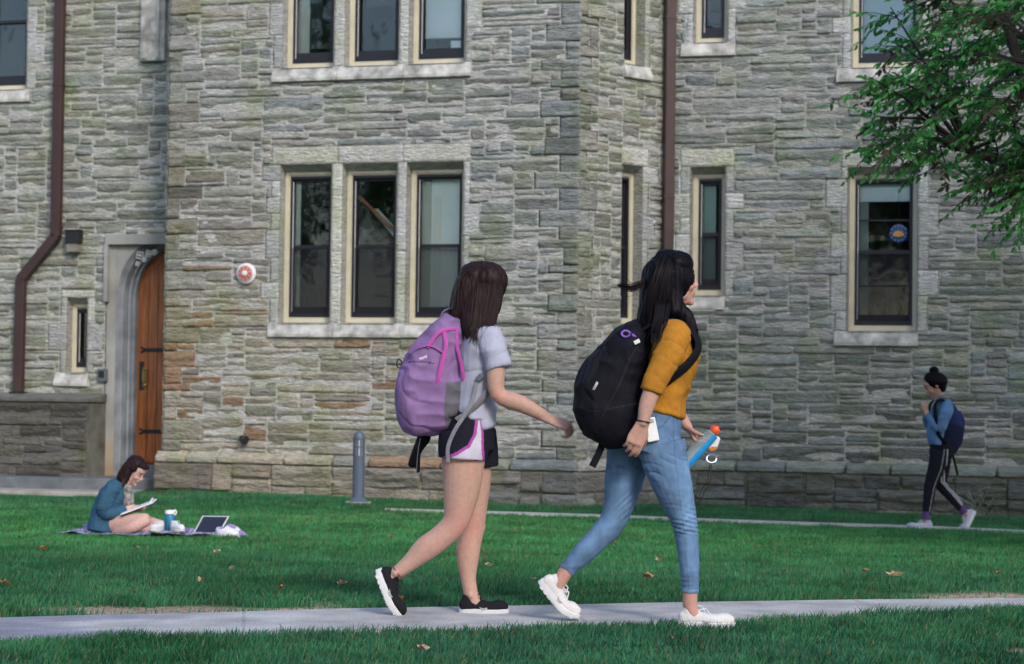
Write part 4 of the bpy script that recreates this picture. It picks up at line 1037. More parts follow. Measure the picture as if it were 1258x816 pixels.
for k, (x, y, h, rd) in enumerate([(-17, -16, 12, 5), (-9, -22, 14, 5.6), (-1, -19, 11.5, 4.8), (6.5, -24, 14, 5.8), (14, -21, 13, 5.2), (-25, -12, 12, 5.2), (-22, 6, 12, 4.8), (-13, -34, 16, 7), (1, -36, 15, 7), (14, -36, 16, 7), (-27, -30, 16, 7)]):
    far_tree(x, y, h, rd, ('broad unseen tree behind the photographer', 'tall round unseen tree across the lawn, behind the photographer')[k % 2] + (' to the far left', ' to the left', ' straight behind', ' to the right', ' far to the right', ' at the extreme left', ' level with the path on the left', ', second row to the left', ', second row straight behind', ', second row to the right', ', second row far left')[k], 9000, 10 + k, .35)
# ================================================================== PEOPLE
def superc(t, e):
    c, s_ = math.cos(t), math.sin(t)
    return math.copysign(abs(c) ** (2 / e), c), math.copysign(abs(s_) ** (2 / e), s_)
class Blob:
    """closed tapered volumes, fused into one continuous skin by a voxel remesh"""
    def __init__(s): s.m = MB()
    def loft(s, secs, ref=(0, 1, 0), n=22, e=2.0, capk=.7):
        """secs: (centre, a, b): b along ref, a across it"""
        pts = [Vector(q[0]) for q in secs]; A = [q[1] for q in secs]; B = [q[2] for q in secs]; ref = Vector(ref)
        k = len(pts); T = [(pts[min(i + 1, k - 1)] - pts[max(i - 1, 0)]).normalized() for i in range(k)]
        # Catmull-Rom refinement
        rp, ra, rb = [], [], []
        for i in range(k - 1):
            p0, p1, p2, p3 = pts[max(i - 1, 0)], pts[i], pts[i + 1], pts[min(i + 2, k - 1)]
            for j in range(4):
                t = j / 4; h = lambda a, b, c, d: .5 * ((2 * b) + (c - a) * t + (2 * a - 5 * b + 4 * c - d) * t * t + (3 * b - a - 3 * c + d) * t ** 3)
                rp.append(h(p0, p1, p2, p3)); ra.append(h(A[max(i - 1, 0)], A[i], A[i + 1], A[min(i + 2, k - 1)])); rb.append(h(B[max(i - 1, 0)], B[i], B[i + 1], B[min(i + 2, k - 1)]))
        rp.append(pts[-1]); ra.append(A[-1]); rb.append(B[-1])
        def capsec(p, d, a, b):
            m = min(a, b) * capk
            return [(p + d * m * math.sin(x), a * math.cos(x), b * math.cos(x)) for x in (.5, .95, 1.3)]
        head = list(reversed(capsec(rp[0], -T[0], ra[0], rb[0]))); tail = capsec(rp[-1], T[-1], ra[-1], rb[-1])
        S_ = head + list(zip(rp, ra, rb)) + tail; vs = []; K = len(S_)
        for i, (p, a, b) in enumerate(S_):
            t = (S_[min(i + 1, K - 1)][0] - S_[max(i - 1, 0)][0]).normalized()
            y = (ref - t * ref.dot(t)); y = y.normalized() if y.length > 1e-4 else t.orthogonal().normalized(); x = y.cross(t)
            for q in range(n):
                c_, s_ = superc(2 * math.pi * q / n, e); vs.append(p + x * a * c_ + y * b * s_)
        fs = [(i * n + q, i * n + (q + 1) % n, (i + 1) * n + (q + 1) % n, (i + 1) * n + q) for i in range(K - 1) for q in range(n)]
        fs += [tuple(range(n - 1, -1, -1)), tuple((K - 1) * n + q for q in range(n))]
        s.m.add(vs, fs); return s
    def ball(s, c, r, rot=None):
        c = Vector(c); rot = rot or Matrix.Identity(3); vs = []; fs = []; nu, nv = 18, 12
        for j in range(nv + 1):
            th = math.pi * (j + .02) / (nv + .04)
            for i in range(nu):
                ph = 2 * math.pi * i / nu; v = Vector((math.sin(th) * math.cos(ph) * r[0], math.sin(th) * math.sin(ph) * r[1], math.cos(th) * r[2])); vs.append(c + rot @ v)
        fs = [(j * nu + i, (j + 1) * nu + i, (j + 1) * nu + (i + 1) % nu, j * nu + (i + 1) % nu) for j in range(nv) for i in range(nu)]
        fs += [tuple(range(nu)), tuple(nv * nu + i for i in range(nu - 1, -1, -1))]
        s.m.add(vs, fs); return s
    def build(s, name, m, parent, voxel=.006, smooth=6, disp=None, colf=None, fac=.5):
        me = bpy.data.meshes.new(name); me.from_pydata(s.m.v, [], s.m.f); me.update()
        o = bpy.data.objects.new('tmp', me); col.objects.link(o)
        md = o.modifiers.new('r', 'REMESH'); md.mode = 'VOXEL'; md.voxel_size = voxel; md.use_smooth_shade = True
        if smooth: q = o.modifiers.new('s', 'SMOOTH'); q.factor = fac; q.iterations = smooth
        dg = bpy.context.evaluated_depsgraph_get(); nm = bpy.data.meshes.new_from_object(o.evaluated_get(dg)); bpy.data.objects.remove(o); nm.name = name
        n = len(nm.vertices); V = np.empty(n * 3, np.float32); nm.vertices.foreach_get('co', V); V = V.reshape(-1, 3).astype(float)
        N_ = np.empty(n * 3, np.float32); nm.vertices.foreach_get('normal', N_); N_ = N_.reshape(-1, 3).astype(float)
        if disp is not None:
            d = disp(V, N_); V2 = V + (N_ * d[:, None] if d.ndim == 1 else d); nm.vertices.foreach_set('co', V2.astype(np.float32).ravel()); nm.update()
        if colf is not None: setcol(nm, colf(V, N_))
        nm.polygons.foreach_set('use_smooth', [True] * len(nm.polygons))
        return put(name, nm, parent, m)

def sidemap(Y0):
    """side-view ruler of a figure standing at distance Y0: world X,Z -> photo units"""
    a, b, c = P(600, 500, Y0), P(700, 500, Y0), P(600, 600, Y0)
    Mx = np.array([[(b.x - a.x) / 100, (c.x - a.x) / 100], [(b.z - a.z) / 100, (c.z - a.z) / 100]]); Mi = np.linalg.inv(Mx)
    def f(V):
        q = (np.stack([V[:, 0] - a.x, V[:, 2] - a.z], -1)) @ Mi.T; return q[:, 0] + 600, q[:, 1] + 500
    return f
def inpoly(px, py, poly):
    r = np.zeros(len(px), bool); n = len(poly)
    for i in range(n):
        x1, y1 = poly[i]; x2, y2 = poly[(i + 1) % n]
        c = ((y1 > py) != (y2 > py)) & (px < (x2 - x1) * (py - y1) / ((y2 - y1) or 1e-9) + x1); r ^= c
    return r
def segdist(px, py, pts):
    d = np.full(len(px), 1e9)
    for (x1, y1), (x2, y2) in zip(pts, pts[1:]):
        L2 = (x2 - x1) ** 2 + (y2 - y1) ** 2 or 1e-9; t = np.clip(((px - x1) * (x2 - x1) + (py - y1) * (y2 - y1)) / L2, 0, 1)
        d = np.minimum(d, np.hypot(px - x1 - t * (x2 - x1), py - y1 - t * (y2 - y1)))
    return d
def crease(V, dirv, per, amp, s=0, w=2.5, jit=1.2):
    ph = (V @ np.array(dirv)) / per * 6.283 + noise3(V[:, 0] * 9, V[:, 1] * 9, V[:, 2] * 9, s) * jit * 3; g = np.clip(.4 + 1.6 * noise3(V[:, 0] * 7, V[:, 1] * 7, V[:, 2] * 7, s + 3), 0, 1)
    return amp * g * (.4 - 1.8 * (1 - np.abs(np.sin(ph / 2))) ** w)
def folds(V, amp, sx=(6, 6, 26), s=0, sharp=1.0, fine=0.0):
    n = noise3(V[:, 0] * sx[0], V[:, 1] * sx[1], V[:, 2] * sx[2], s); m = noise3(V[:, 0] * 3.1, V[:, 1] * 3.1, V[:, 2] * 3.1, s + 5)
    r = (1 - np.abs(n) * 2) * (.55 + .45 * m)
    if fine: r = r + fine * noise3(V[:, 0] * 40, V[:, 1] * 40, V[:, 2] * 40, s + 2)
    return amp * r
SKIN = (.49, .305, .245)
M['skin'] = mat('skin', attr=True, rough=.55, sss=.10, var=.08, vscale=55, bump=.25, bscale=160, bdist=.0015, spec=.25)
M['hair'] = mat('dark brown hair', (.020, .009, .010), .5, var=.35, vscale=14, stretch=(9, 9, .6), bump=.25, bscale=22, bdist=.003, spec=.13)
M['hair2'] = mat('black hair', (.004, .003, .006), .5, var=.35, vscale=14, stretch=(9, 9, .6), bump=.2, bscale=22, bdist=.003, spec=.10)
M['cloth'] = mat('cloth', attr=True, rough=.9, var=.10, vscale=16, bump=.25, bscale=350, bdist=.001, spec=.15)
M['knit'] = mat('mustard knit', attr=True, rough=.95, var=.10, vscale=60, bump=.5, bscale=260, bdist=.002, spec=.1)
M['denim'] = mat('denim', attr=True, rough=.9, var=.16, vscale=34, bump=.3, bscale=420, bdist=.001, stretch=(1, 1, .45), spec=.12)
M['nylon'] = mat('pack nylon', attr=True, rough=.8, var=.12, vscale=20, bump=.3, bscale=260, bdist=.002, spec=.15)
M['blacknylon'] = mat('black nylon', (.007, .007, .010), .75, var=.3, vscale=12, bump=.4, bscale=60, bdist=.004, spec=.15)
M['eye'] = mat('eye', (.34, .31, .30), .35); M['iris'] = mat('dark iris', (.03, .018, .012), .1)
M['sole'] = mat('white rubber sole', (.62, .62, .63), .6, var=.08, vscale=20)
M['lace'] = mat('lace', (.72, .72, .72), .8)
M['blacklace'] = mat('black lace', (.02, .02, .02), .8)
M['mark'] = mat('pale shoe mark', (.30, .31, .33), .5)

def Rz(a): return Matrix.Rotation(a, 3, 'Z')
def head_frame(yaw, pitch_, roll_=0):
    """local x = face forward, z = up"""
    return Matrix.Rotation(yaw, 3, 'Z') @ Matrix.Rotation(pitch_, 3, 'Y') @ Matrix.Rotation(roll_, 3, 'X')
def head(bl, c, F, k=1.0):
    T_ = lambda x, y, z: Vector(c) + F @ (Vector((x, y, z)) * k)
    lat = F @ Vector((0, 1, 0)); kk = lambda *r: tuple(q * k for q in r)
    bl.ball(T_(-.014, 0, .03), kk(.096, .075, .086), F)
    bl.loft([(T_(.022, 0, .045), .066 * k, .064 * k), (T_(.030, 0, -.01), .060 * k, .062 * k), (T_(.040, 0, -.055), .046 * k, .050 * k), (T_(.052, 0, -.092), .030 * k, .032 * k)], lat)
    bl.ball(T_(.072, 0, -.100), kk(.018, .020, .016), F); bl.ball(T_(.058, 0, .045), kk(.030, .056, .034), F)
    bl.loft([(T_(.084, 0, .014), .007 * k, .007 * k), (T_(.095, 0, -.008), .009 * k, .008 * k), (T_(.103, 0, -.026), .009 * k, .011 * k)], lat)
    for s_ in (1, -1):
        bl.ball(T_(.093, .011 * s_, -.029), kk(.010, .008, .008), F); bl.ball(T_(.060, .034 * s_, -.028), kk(.026, .024, .026), F)
        bl.ball(T_(-.006, .077 * s_, -.008), kk(.018, .008, .031), F); bl.loft([(T_(.0, .05 * s_, -.05), .03 * k, .018 * k), (T_(.035, .036 * s_, -.075), .022 * k, .014 * k)], lat)
        bl.loft([(T_(.082, .012 * s_, .027), .008 * k, .006 * k), (T_(.079, .040 * s_, .026), .008 * k, .006 * k)], F @ Vector((0, 0, 1)))
    bl.ball(T_(.086, 0, -.053), kk(.012, .023, .006), F); bl.ball(T_(.084, 0, -.064), kk(.012, .019, .007), F); bl.ball(T_(.070, 0, -.058), kk(.022, .030, .024), F)
def headcol(c, F, k, brow=(.05, .03, .025), lip=(.50, .18, .16)):
    """colour of lips and brows in the head's own frame"""
    c = np.array(c); Fi = np.array(F.transposed())
    def f(V, C):
        q = ((V - c) @ Fi.T) / k
        l = (np.hypot(q[:, 1] / .024, (q[:, 2] + .058) / .0105) < 1) & (q[:, 0] > .074); C[l] = lip
        b = (np.abs(np.abs(q[:, 1]) - .029) < .018) & (np.abs(q[:, 2] - .031 + .12 * (np.abs(q[:, 1]) - .029)) < .0042) & (q[:, 0] > .055); C[b] = brow
        ch = np.exp(-((np.abs(q[:, 1]) - .042) ** 2 + (q[:, 2] + .032) ** 2) / .0005) * (q[:, 0] > .03) * .22
        C += ch[:, None] * np.array([.10, -.04, -.03]); return C
    return f
def headdisp(c, F, k):
    c = np.array(c); Fi = np.array(F.transposed()); X = np.array(F @ Vector((1, 0, 0)))
    def f(V, N_):
        q = ((V - c) @ Fi.T) / k; d = np.zeros_like(V)
        for s_ in (1, -1):
            g = np.exp(-(((q[:, 1] - .031 * s_) / .017) ** 2 + ((q[:, 2] - .004) / .012) ** 2)) * (q[:, 0] > .04); d -= X * (g * .009 * k)[:, None]
        g = np.exp(-((q[:, 1] / .022) ** 2 + ((q[:, 2] + .0585) / .0022) ** 2)) * (q[:, 0] > .07); d -= X * (g * .004 * k)[:, None]
        return d
    return f
def eyes(c, F, k, parent):
    for s_ in (1, -1):
        e = Vector(c) + F @ (Vector((.0715, .031 * s_, .004)) * k); mb = MB(); ax = F @ Vector((1, 0, 0))
        mb.lathe(e, [(.0115 * k * math.sin(math.pi * (j + .01) / 10.02), -.0115 * k * math.cos(math.pi * (j + .01) / 10.02)) for j in range(11)], 14, ax)
        o = mb.build('eye', M['eye'], parent, True)
        mb = MB(); mb.lathe(e, [(.0062 * k, .0098 * k), (.0055 * k, .0118 * k), (0, .0121 * k)], 12, ax); mb.build('iris', M['iris'], o, True)
        lid = MB(); lat = F @ Vector((0, 1, 0)); up = F @ Vector((0, 0, 1))
        lid.tube([e + ax * .0110 * k + lat * (x * .012 * k) + up * ((.0065 - .005 * x * x) * k) - ax * (x * x * .005 * k) for x in (-1, -.5, 0, .5, 1)], .0014 * k, 5); lid.build('eyelash', M['blacklace'], o, True)
def hand(bl, w_, d, pal, side, curl=(.3, .35, .3), k=1.0, thumb=.6, spread=1.0):
    """w_ wrist, d towards the fingers, pal palm normal, side towards the thumb; five separate fingers"""
    w_ = Vector(w_); d = Vector(d).normalized(); pal = Vector(pal); pal = (pal - d * pal.dot(d)).normalized(); s_ = Vector(side); s_ = (s_ - d * s_.dot(d) - pal * s_.dot(pal)).normalized()
    at = lambda x, y, z: w_ + (d * x + s_ * y + pal * z) * k
    bl.loft([(at(-.02, 0, 0), .019 * k, .026 * k), (at(.02, 0, .002), .016 * k, .031 * k), (at(.06, 0, .002), .013 * k, .039 * k), (at(.085, .0, .0), .011 * k, .038 * k)], s_)
    L = [(.029, .070, .0082), (.010, .077, .0084), (-.010, .071, .0080), (-.028, .056, .0070)]
    for q, (y, ln, r_) in enumerate(L):
        p = at(.084 - .004 * abs(q - 1), y * spread, 0); a = 0; pts = [(at(.060, y * .85, 0), r_ * 1.1 * k, r_ * 1.1 * k), (p, r_ * k, r_ * k)]
        for j, seg in enumerate((.46, .30, .24)):
            a += curl[j] + .05 * q; dd = d * math.cos(a) + pal * math.sin(a) + s_ * (y * 1.2 * (1 if j == 0 else .3)) * spread
            p = p + dd.normalized() * ln * seg * k; pts.append((p, r_ * (.96, .88, .70)[j] * k, r_ * (.96, .88, .70)[j] * k))
        bl.loft(pts, s_, n=12)
    a0 = thumb; p = at(.018, .020, .006); pts = [(p, .013 * k, .013 * k)]
    for j, (ln, r_) in enumerate(((.038, .0115), (.030, .0095), (.022, .0075))):
        dd = d * math.cos(a0 - .25 * j) + s_ * math.sin(a0 - .25 * j) + pal * (.35 + .2 * j); p = p + dd.normalized() * ln * k; pts.append((p, r_ * k, r_ * k))
    bl.loft(pts, pal, n=12)
def shoe(person, ankle, heading, pitchd, bend, L, c_up, m_sole, m_lace, name='shoe', mark=None, pattern=None, rollx=0, k=1.0, sock=None):
    """ankle = joint centre; heading = yaw in the ground plane; pitchd = toe-down turn; bend = toes bent back up"""
    Rm = Matrix.Rotation(heading, 3, 'Z') @ Matrix.Rotation(pitchd, 3, 'Y') @ Matrix.Rotation(rollx, 3, 'X'); A = Vector(ankle); J = Vector((.058, 0, .088)) * k
    def T_(x, y, z):
        v = Vector((x, y, z)) * k
        xb = .165 * L / .25 * k
        if v.x > xb and bend: q = Matrix.Rotation(-bend, 3, 'Y') @ (v - Vector((xb, 0, .01))); v = Vector((xb, 0, .01)) + q
        return A + Rm @ (v - J)
    s = L / .25; lat = Rm @ Vector((0, 1, 0)); b = Blob()
    b.loft([(T_(.018 * s, 0, .045), .030 * k, .027 * k), (T_(.05 * s, 0, .048), .036 * k, .033 * k), (T_(.10 * s, 0, .040), .031 * k, .036 * k), (T_(.155 * s, 0, .038), .027 * k, .042 * k), (T_(.20 * s, 0, .042), .030 * k, .038 * k), (T_(.228 * s, 0, .038), .025 * k, .027 * k)], lat, e=2.3)
    b.loft([(T_(.040 * s, 0, .045), .034 * k, .031 * k), (T_(.050 * s, 0, .073), .036 * k, .031 * k), (T_(.052 * s, 0, .092), .033 * k, .030 * k)], lat, capk=.1)
    b.loft([(T_(.055 * s, 0, .065), .03 * k, .024 * k), (T_(.10 * s, 0, .058), .018 * k, .022 * k), (T_(.145 * s, 0, .054), .010 * k, .018 * k)], lat)
    An = np.array(A); Ri = np.array(Rm.transposed()); Jn = np.array(J)
    def cf(V, N_):
        q = (V - An) @ Ri.T + Jn; C = np.tile(np.array(c_up), (len(V), 1)); C = C * (1 + .03 * np.sin(q[:, [0]] * 400))
        if pattern: C = pattern(q, C)
        return C
    up = b.build(name, M['cloth'], person, .004, 3, lambda V, N_: folds(V, .0016, (40, 40, 40), 3), cf)
    # sole: rim prism that follows the outline, thick heel, rocker toe
    sb = MB(); n = 26; ring0, ring1, ring2 = [], [], []
    for i in range(n):
        t = 2 * math.pi * i / n; cx = math.cos(t); sy = math.sin(t); x = (.125 + .128 * math.copysign(abs(cx) ** .8, cx)) * s; hw = (.034 + .011 * sm((x / s - .05) / .12) - .004 * sm((x / s - .19) / .05)); y = hw * math.copysign(abs(sy) ** .75, sy)
        lift = .012 * sm((x / s - .19) / .06) + .006 * sm((.03 - x / s) / .03)
        ring0.append(T_(x, y * .92, lift)); ring1.append(T_(x, y * 1.03, .012 + lift * .6)); ring2.append(T_(x * .995, y, .035 - .006 * sm(x / s / .2) + lift * .3))
    sb.add(ring0 + ring1 + ring2, [tuple(range(n - 1, -1, -1)), tuple(range(2 * n, 3 * n))] + [(r_ * n + i, r_ * n + (i + 1) % n, (r_ + 1) * n + (i + 1) % n, (r_ + 1) * n + i) for r_ in (0, 1) for i in range(n)])
    so = sb.build('sole', m_sole, up, True, bevel=.003)
    # tread bars under the sole
    tb = MB()
    for i in range(8):
        x = (.03 + i * .026) * s; tb.box(T_(x, 0, .0025 + .012 * sm((x / s - .19) / .06)), (T_(x + .008, 0, 0) - T_(x, 0, 0)), lat * .032 * k, (T_(x, 0, .004) - T_(x, 0, 0)))
    tb.build('tread', m_sole, so)
    lb = MB()
    for i in range(4):
        x = (.088 + i * .018) * s; z = .083 - i * .0070
        lb.tube([T_(x - .004, -.022, z - .016), T_(x, -.010, z), T_(x + .003, .010, z), T_(x - .002, .022, z - .016)], .0024 * k, 6)
    for sg in (1, -1):
        lb.tube([T_(.088 * s, 0, .080), T_(.086 * s, .012 * sg, .097), T_(.10 * s, .028 * sg, .098), T_(.115 * s, .026 * sg, .078), T_(.095 * s, .004 * sg, .080)], .002 * k, 6); lb.tube([T_(.088 * s, 0, .080), T_(.12 * s, .014 * sg, .088), T_(.140 * s, .020 * sg, .062)], .002 * k, 6)
    lb.build('lace', m_lace, up, True)
    if mark:
        for sg in (1, -1):
            mk = MB(); q = [(.092, .030), (.115, .030), (.150, .046), (.185, .050), (.150, .053), (.118, .044), (.105, .047)]
            q = [(.118 - .0, .037), (.100, .041), (.112, .027), (.128, .027), (.175, .049), (.128, .037), (.118, .037)][:6]
            ys = lambda x, z: sg * (.0425 * (1 - .10 * abs(x - .14) / .05) - max(0, z - .034) * .55 + .001)
            pts = [T_(x * s, ys(x, z), z) for x, z in q]; mk.add(pts + [p + lat * .0015 * sg for p in pts], [tuple(range(6)), tuple(range(11, 5, -1))] + [(i, (i + 1) % 6, 6 + (i + 1) % 6, 6 + i) for i in range(6)]); mk.build('side_mark', mark, up)
    return up
def hair_build(name, secs_list, strands, m, parent, groove=.004, extra=None, voxel=.006, rs=.0016, seed=1):
    b = Blob()
    for it in secs_list:
        if it[0] == 'ball': b.ball(*it[1:])
        else: b.loft(*it[1:])
    def d(V, N_):
        a = noise3(V[:, 0] * 110, V[:, 1] * 110, V[:, 2] * 5, 2) + .6 * noise3(V[:, 0] * 45, V[:, 1] * 45, V[:, 2] * 4, 4); return a * groove
    o = b.build(name, m, parent, voxel, 5, d)
    sb = MB()
    for pts in strands: sb.tube(pts, [rs] * (len(pts) - 1) + [rs * .25], 4)
    rf = np.random.default_rng(seed + 77); src = list(strands)
    for pts in src[::3]:
        k = len(pts); a = rf.normal(0, .012, 3); c_ = rf.normal(0, .022, 3); sb.tube([p + Vector(a) * (i / k) + Vector(c_) * (i / k) ** 2.5 for i, p in enumerate(pts)], [rs * .45] * (k - 1) + [rs * .1], 3)
    if strands: sb.build('hair_strands', m, o, True)
    return o
def curve(pts, n=9):
    out = []; pts = [Vector(p) for p in pts]; k = len(pts)
    for i in range(k - 1):
        p0, p1, p2, p3 = pts[max(i - 1, 0)], pts[i], pts[i + 1], pts[min(i + 2, k - 1)]
        for j in range(n):
            t = j / n; out.append(.5 * ((2 * p1) + (p2 - p0) * t + (2 * p0 - 5 * p1 + 4 * p2 - p3) * t * t + (3 * p1 - p0 - 3 * p2 + p3) * t ** 3))
    return out + [pts[-1]]
def strap(name, pts, wd, th, m, parent, flat=(0, 1, 0), n=5):
    mb = MB(); mb.tube(curve(pts, n), [(wd, th)] * ((len(pts) - 1) * n + 1), 8, flat=flat); return mb.build(name, m, parent, True)

# ------------------------------------------------------------------ walker in front: purple pack, grey tee, black shorts
Y1 = 10.02; S1 = sidemap(Y1)
def J1(px, py, dy=0, Y0=Y1):
    p = P(px, py, Y0); return Vector((p.x, Y0 + dy, p.z))
p1 = thing('person', Vector((P(560, 758, Y1).x, Y1, 0)), 'person in grey t-shirt and black shorts walking on the path with a purple pack', 'person')
H1 = J1(593, 354, .01); F1 = head_frame(R(38), R(6))
b = Blob(); head(b, H1, F1, .98)
b.loft([(J1(584, 408, .01), .058, .062), (J1(589, 390, .01), .050, .052), (J1(592, 368, .01), .050, .052)])
b.loft([(J1(571, 556, 0), .095, .150), (J1(573, 530, 0), .105, .160), (J1(578, 500, 0), .088, .125), (J1(583, 470, 0), .090, .122), (J1(588, 442, 0), .092, .128), (J1(588, 422, 0), .075, .132), (J1(586, 404, 0), .045, .085)])
# near (right) arm swinging forward, far arm back
sh, el, wr = J1(603, 420, -.165), J1(612, 484, -.185), J1(672, 513, -.17)
b.loft([(J1(596, 418, -.11), .036, .034), (J1(603, 424, -.150), .038, .036), (J1(609, 450, -.178), .043, .042), (el, .037, .037), (J1(640, 496, -.18), .038, .036), (wr, .023, .026)])
hd = (J1(690, 520, -.165) - wr); hand(b, wr, hd, (-.2, .35, -.6), (.3, -.4, .9), (.65, 1.0, .8), 1.14, .5)
sh2 = J1(588, 418, .165); el2, wr2 = J1(560, 478, .20), J1(566, 530, .22)
b.loft([(J1(590, 416, .11), .036, .034), (J1(588, 424, .150), .038, .036), (J1(574, 450, .19), .044, .042), (el2, .036, .036), (J1(562, 505, .21), .036, .034), (wr2, .023, .026)])
hand(b, wr2, J1(570, 548, .22) - wr2, (.2, -1, 0), (1, 0, .2), (.4, .5, .4), .96)
# legs: near leg trailing with bent knee, far leg planted
kn, an = J1(560, 640, -.085), J1(487, 703, -.08)
b.loft([(J1(570, 548, -.075), .105, .088), (J1(569, 585, -.085), .090, .082), (J1(566, 612, -.085), .077, .074), (kn, .059, .058), (J1(542, 659, -.083), .055, .055), (J1(523, 673, -.082), .055, .053), (J1(504, 690, -.08), .038, .038), (an, .029, .031)])
kn2, an2 = J1(580, 648, .075), J1(578, 731, .07)
b.loft([(J1(577, 548, .075), .100, .085), (J1(581, 590, .08), .082, .078), (J1(581, 622, .078), .066, .066), (kn2, .057, .056), (J1(576, 668, .075), .056, .056), (J1(574, 690, .072), .051, .051), (J1(575, 712, .07), .036, .037), (an2, .033, .034)])
b.ball(J1(571, 634, -.085), (.028, .034, .036)); b.ball(J1(569, 676, .074), (.036, .042, .062)); b.ball(J1(590, 648, .075), (.024, .032, .034))
b.ball(J1(487, 702, -.112), (.014, .012, .014)); b.ball(J1(578, 733, .038), (.013, .012, .014))
b.loft([(J1(487, 702, -.08), .03, .032), (J1(474, 715, -.08), .03, .032)]); b.loft([(an2, .033, .034), (J1(585, 746, .07), .03, .035)])
def skc(hc, base=SKIN):
    def f(V, N_):
        C = np.tile(np.array(base), (len(V), 1)); C = C * (1 + .10 * fbm(V[:, 0] * 9, V[:, 1] * 9, V[:, 2] * 9))[:, None]; q = np.clip(fbm(V[:, 0] * 28, V[:, 1] * 28, V[:, 2] * 20, 3, 7) + .1, 0, 1)[:, None]; C = C * (1 + q * np.array([.08, -.12, -.10])); return hc(V, C)
    return f
_hc = headcol(H1, F1, .98)
def sk1(V, N_):
    C = skc(_hc)(V, N_); px, py = S1(V)
    kk = np.exp(-((px - 566) ** 2 + (py - 640) ** 2) / 500)[:, None]; C = C * (1 - kk * .0) + kk * np.array([.05, -.02, -.01])
    e = np.exp(-((px - 614) ** 2 + (py - 486) ** 2) / 120)[:, None]; return np.clip(C + e * np.array([.05, -.02, -.02]), 0, 1)
b.build('body', M['skin'], p1, .0042, 4, headdisp(H1, F1, .98), sk1)
eyes(H1, F1, .98, p1)
# t-shirt
b = Blob()
b.loft([(J1(584, 514, 0), .090, .152), (J1(584, 505, 0), .092, .148), (J1(584, 490, 0), .098, .140), (J1(588, 466, 0), .103, .140), (J1(592, 442, 0), .112, .155), (J1(590, 420, 0), .098, .163), (J1(587, 405, 0), .066, .125), (J1(586, 398, .01), .058, .072)], capk=.15)
b.loft([(J1(590, 495, -.0), .070, .130), (J1(592, 510, -.0), .064, .135), (J1(596, 525, -.0), .042, .130)], capk=.1)
b.loft([(J1(595, 411, -.10), .052, .050), (J1(602, 418, -.148), .054, .050), (J1(609, 437, -.172), .053, .051), (J1(613, 452, -.178), .056, .055)], capk=.03)
b.loft([(J1(590, 411, .11), .060, .055), (J1(588, 419, .158), .062, .056), (J1(580, 440, .18), .059, .056), (J1(574, 452, .185), .058, .056)], capk=.05)
def teeC(V, N_):
    C = np.tile([.40, .41, .52], (len(V), 1)); px, py = S1(V); sm_ = (segdist(px, py, [(592, 403), (597, 420), (600, 444)]) < .6) & (V[:, 1] < Y1 - .1); C[sm_] *= .82; hem = np.abs(py - (451 + (px - 600) * -.2)) < 1.6; C[hem & (V[:, 1] < Y1 - .10)] *= .93; return C
b.build('t_shirt', M['cloth'], p1, .005, 4, lambda V, N_: .003 + folds(V, .009, (9, 7, 12), 4) + folds(V, .005, (18, 14, 11), 8) + crease(V, (.75, 0, .65), .085, .0022, 3, 5) + crease(V, (-.5, .2, .85), .07, .0016, 9, 5), teeC)
# shorts with pale side panel and purple piping
b = Blob()
b.loft([(J1(582, 500, 0), .085, .138), (J1(580, 512, 0), .100, .150), (J1(576, 528, 0), .118, .172), (J1(573, 548, 0), .128, .178)], capk=.1)
b.loft([(J1(571, 535, -.078), .115, .098), (J1(570, 550, -.09), .114, .100), (J1(569, 563, -.092), .108, .100)], capk=.04)
b.loft([(J1(578, 535, .078), .118, .098), (J1(583, 555, .09), .105, .100), (J1(585, 575, .092), .100, .100)], capk=.04)
panel1 = [(583, 500), (586, 516), (584, 532), (577, 546), (560, 557), (540, 563), (540, 580), (575, 580), (597, 590), (597, 574), (593, 545), (592, 520), (590, 500)]
edge1 = [(584, 505), (586.5, 518), (584, 533), (577, 547), (560, 557.5), (541, 563.5)]; edge2 = [(591, 505), (593, 530), (593, 550), (596, 578)]
def shC(V, N_):
    C = np.tile([.012, .013, .022], (len(V), 1)); px, py = S1(V); near = V[:, 1] < Y1 - .03
    w_ = inpoly(px, py, panel1) & near; C[w_] = [.55, .52, .62]
    e = ((segdist(px, py, edge1) < 1.9) | (segdist(px, py, edge2) < 1.5)) & near; C[e] = [.36, .07, .33]
    e = (py > 563.5) & near & (px < 588); C[e] = [.33, .07, .32]; return C
b.build('shorts', M['cloth'], p1, .0042, 3, lambda V, N_: folds(V, .006, (11, 9, 14), 14) + folds(V, .003, (22, 20, 10), 9), shC)
# shoes
def blackpat(q, C): C[(q[:, 2] > .084)] = [.02, .02, .025]; return C
shoe(p1, J1(489, 706, -.08), 0, R(69), R(14), .245, (.014, .014, .018), M['sole'], M['blacklace'], mark=M['mark'])
shoe(p1, J1(580, 734, .07), 0, R(0), 0, .225, (.014, .014, .018), M['sole'], M['blacklace'], mark=M['mark'])
mb = MB(); q = J1(487, 703, -.08); ax = (J1(504, 690, -.08) - q).normalized(); a_ = ax.orthogonal().normalized(); b_ = ax.cross(a_)
mb.tube([q + ax * .012 + (a_ * math.cos(t * .35) + b_ * math.sin(t * .35)) * .036 for t in range(19)], .0025, 6); M['wine'] = mat('dark red cord', (.25, .03, .04), .7); mb.build('anklet', M['wine'], p1, True)
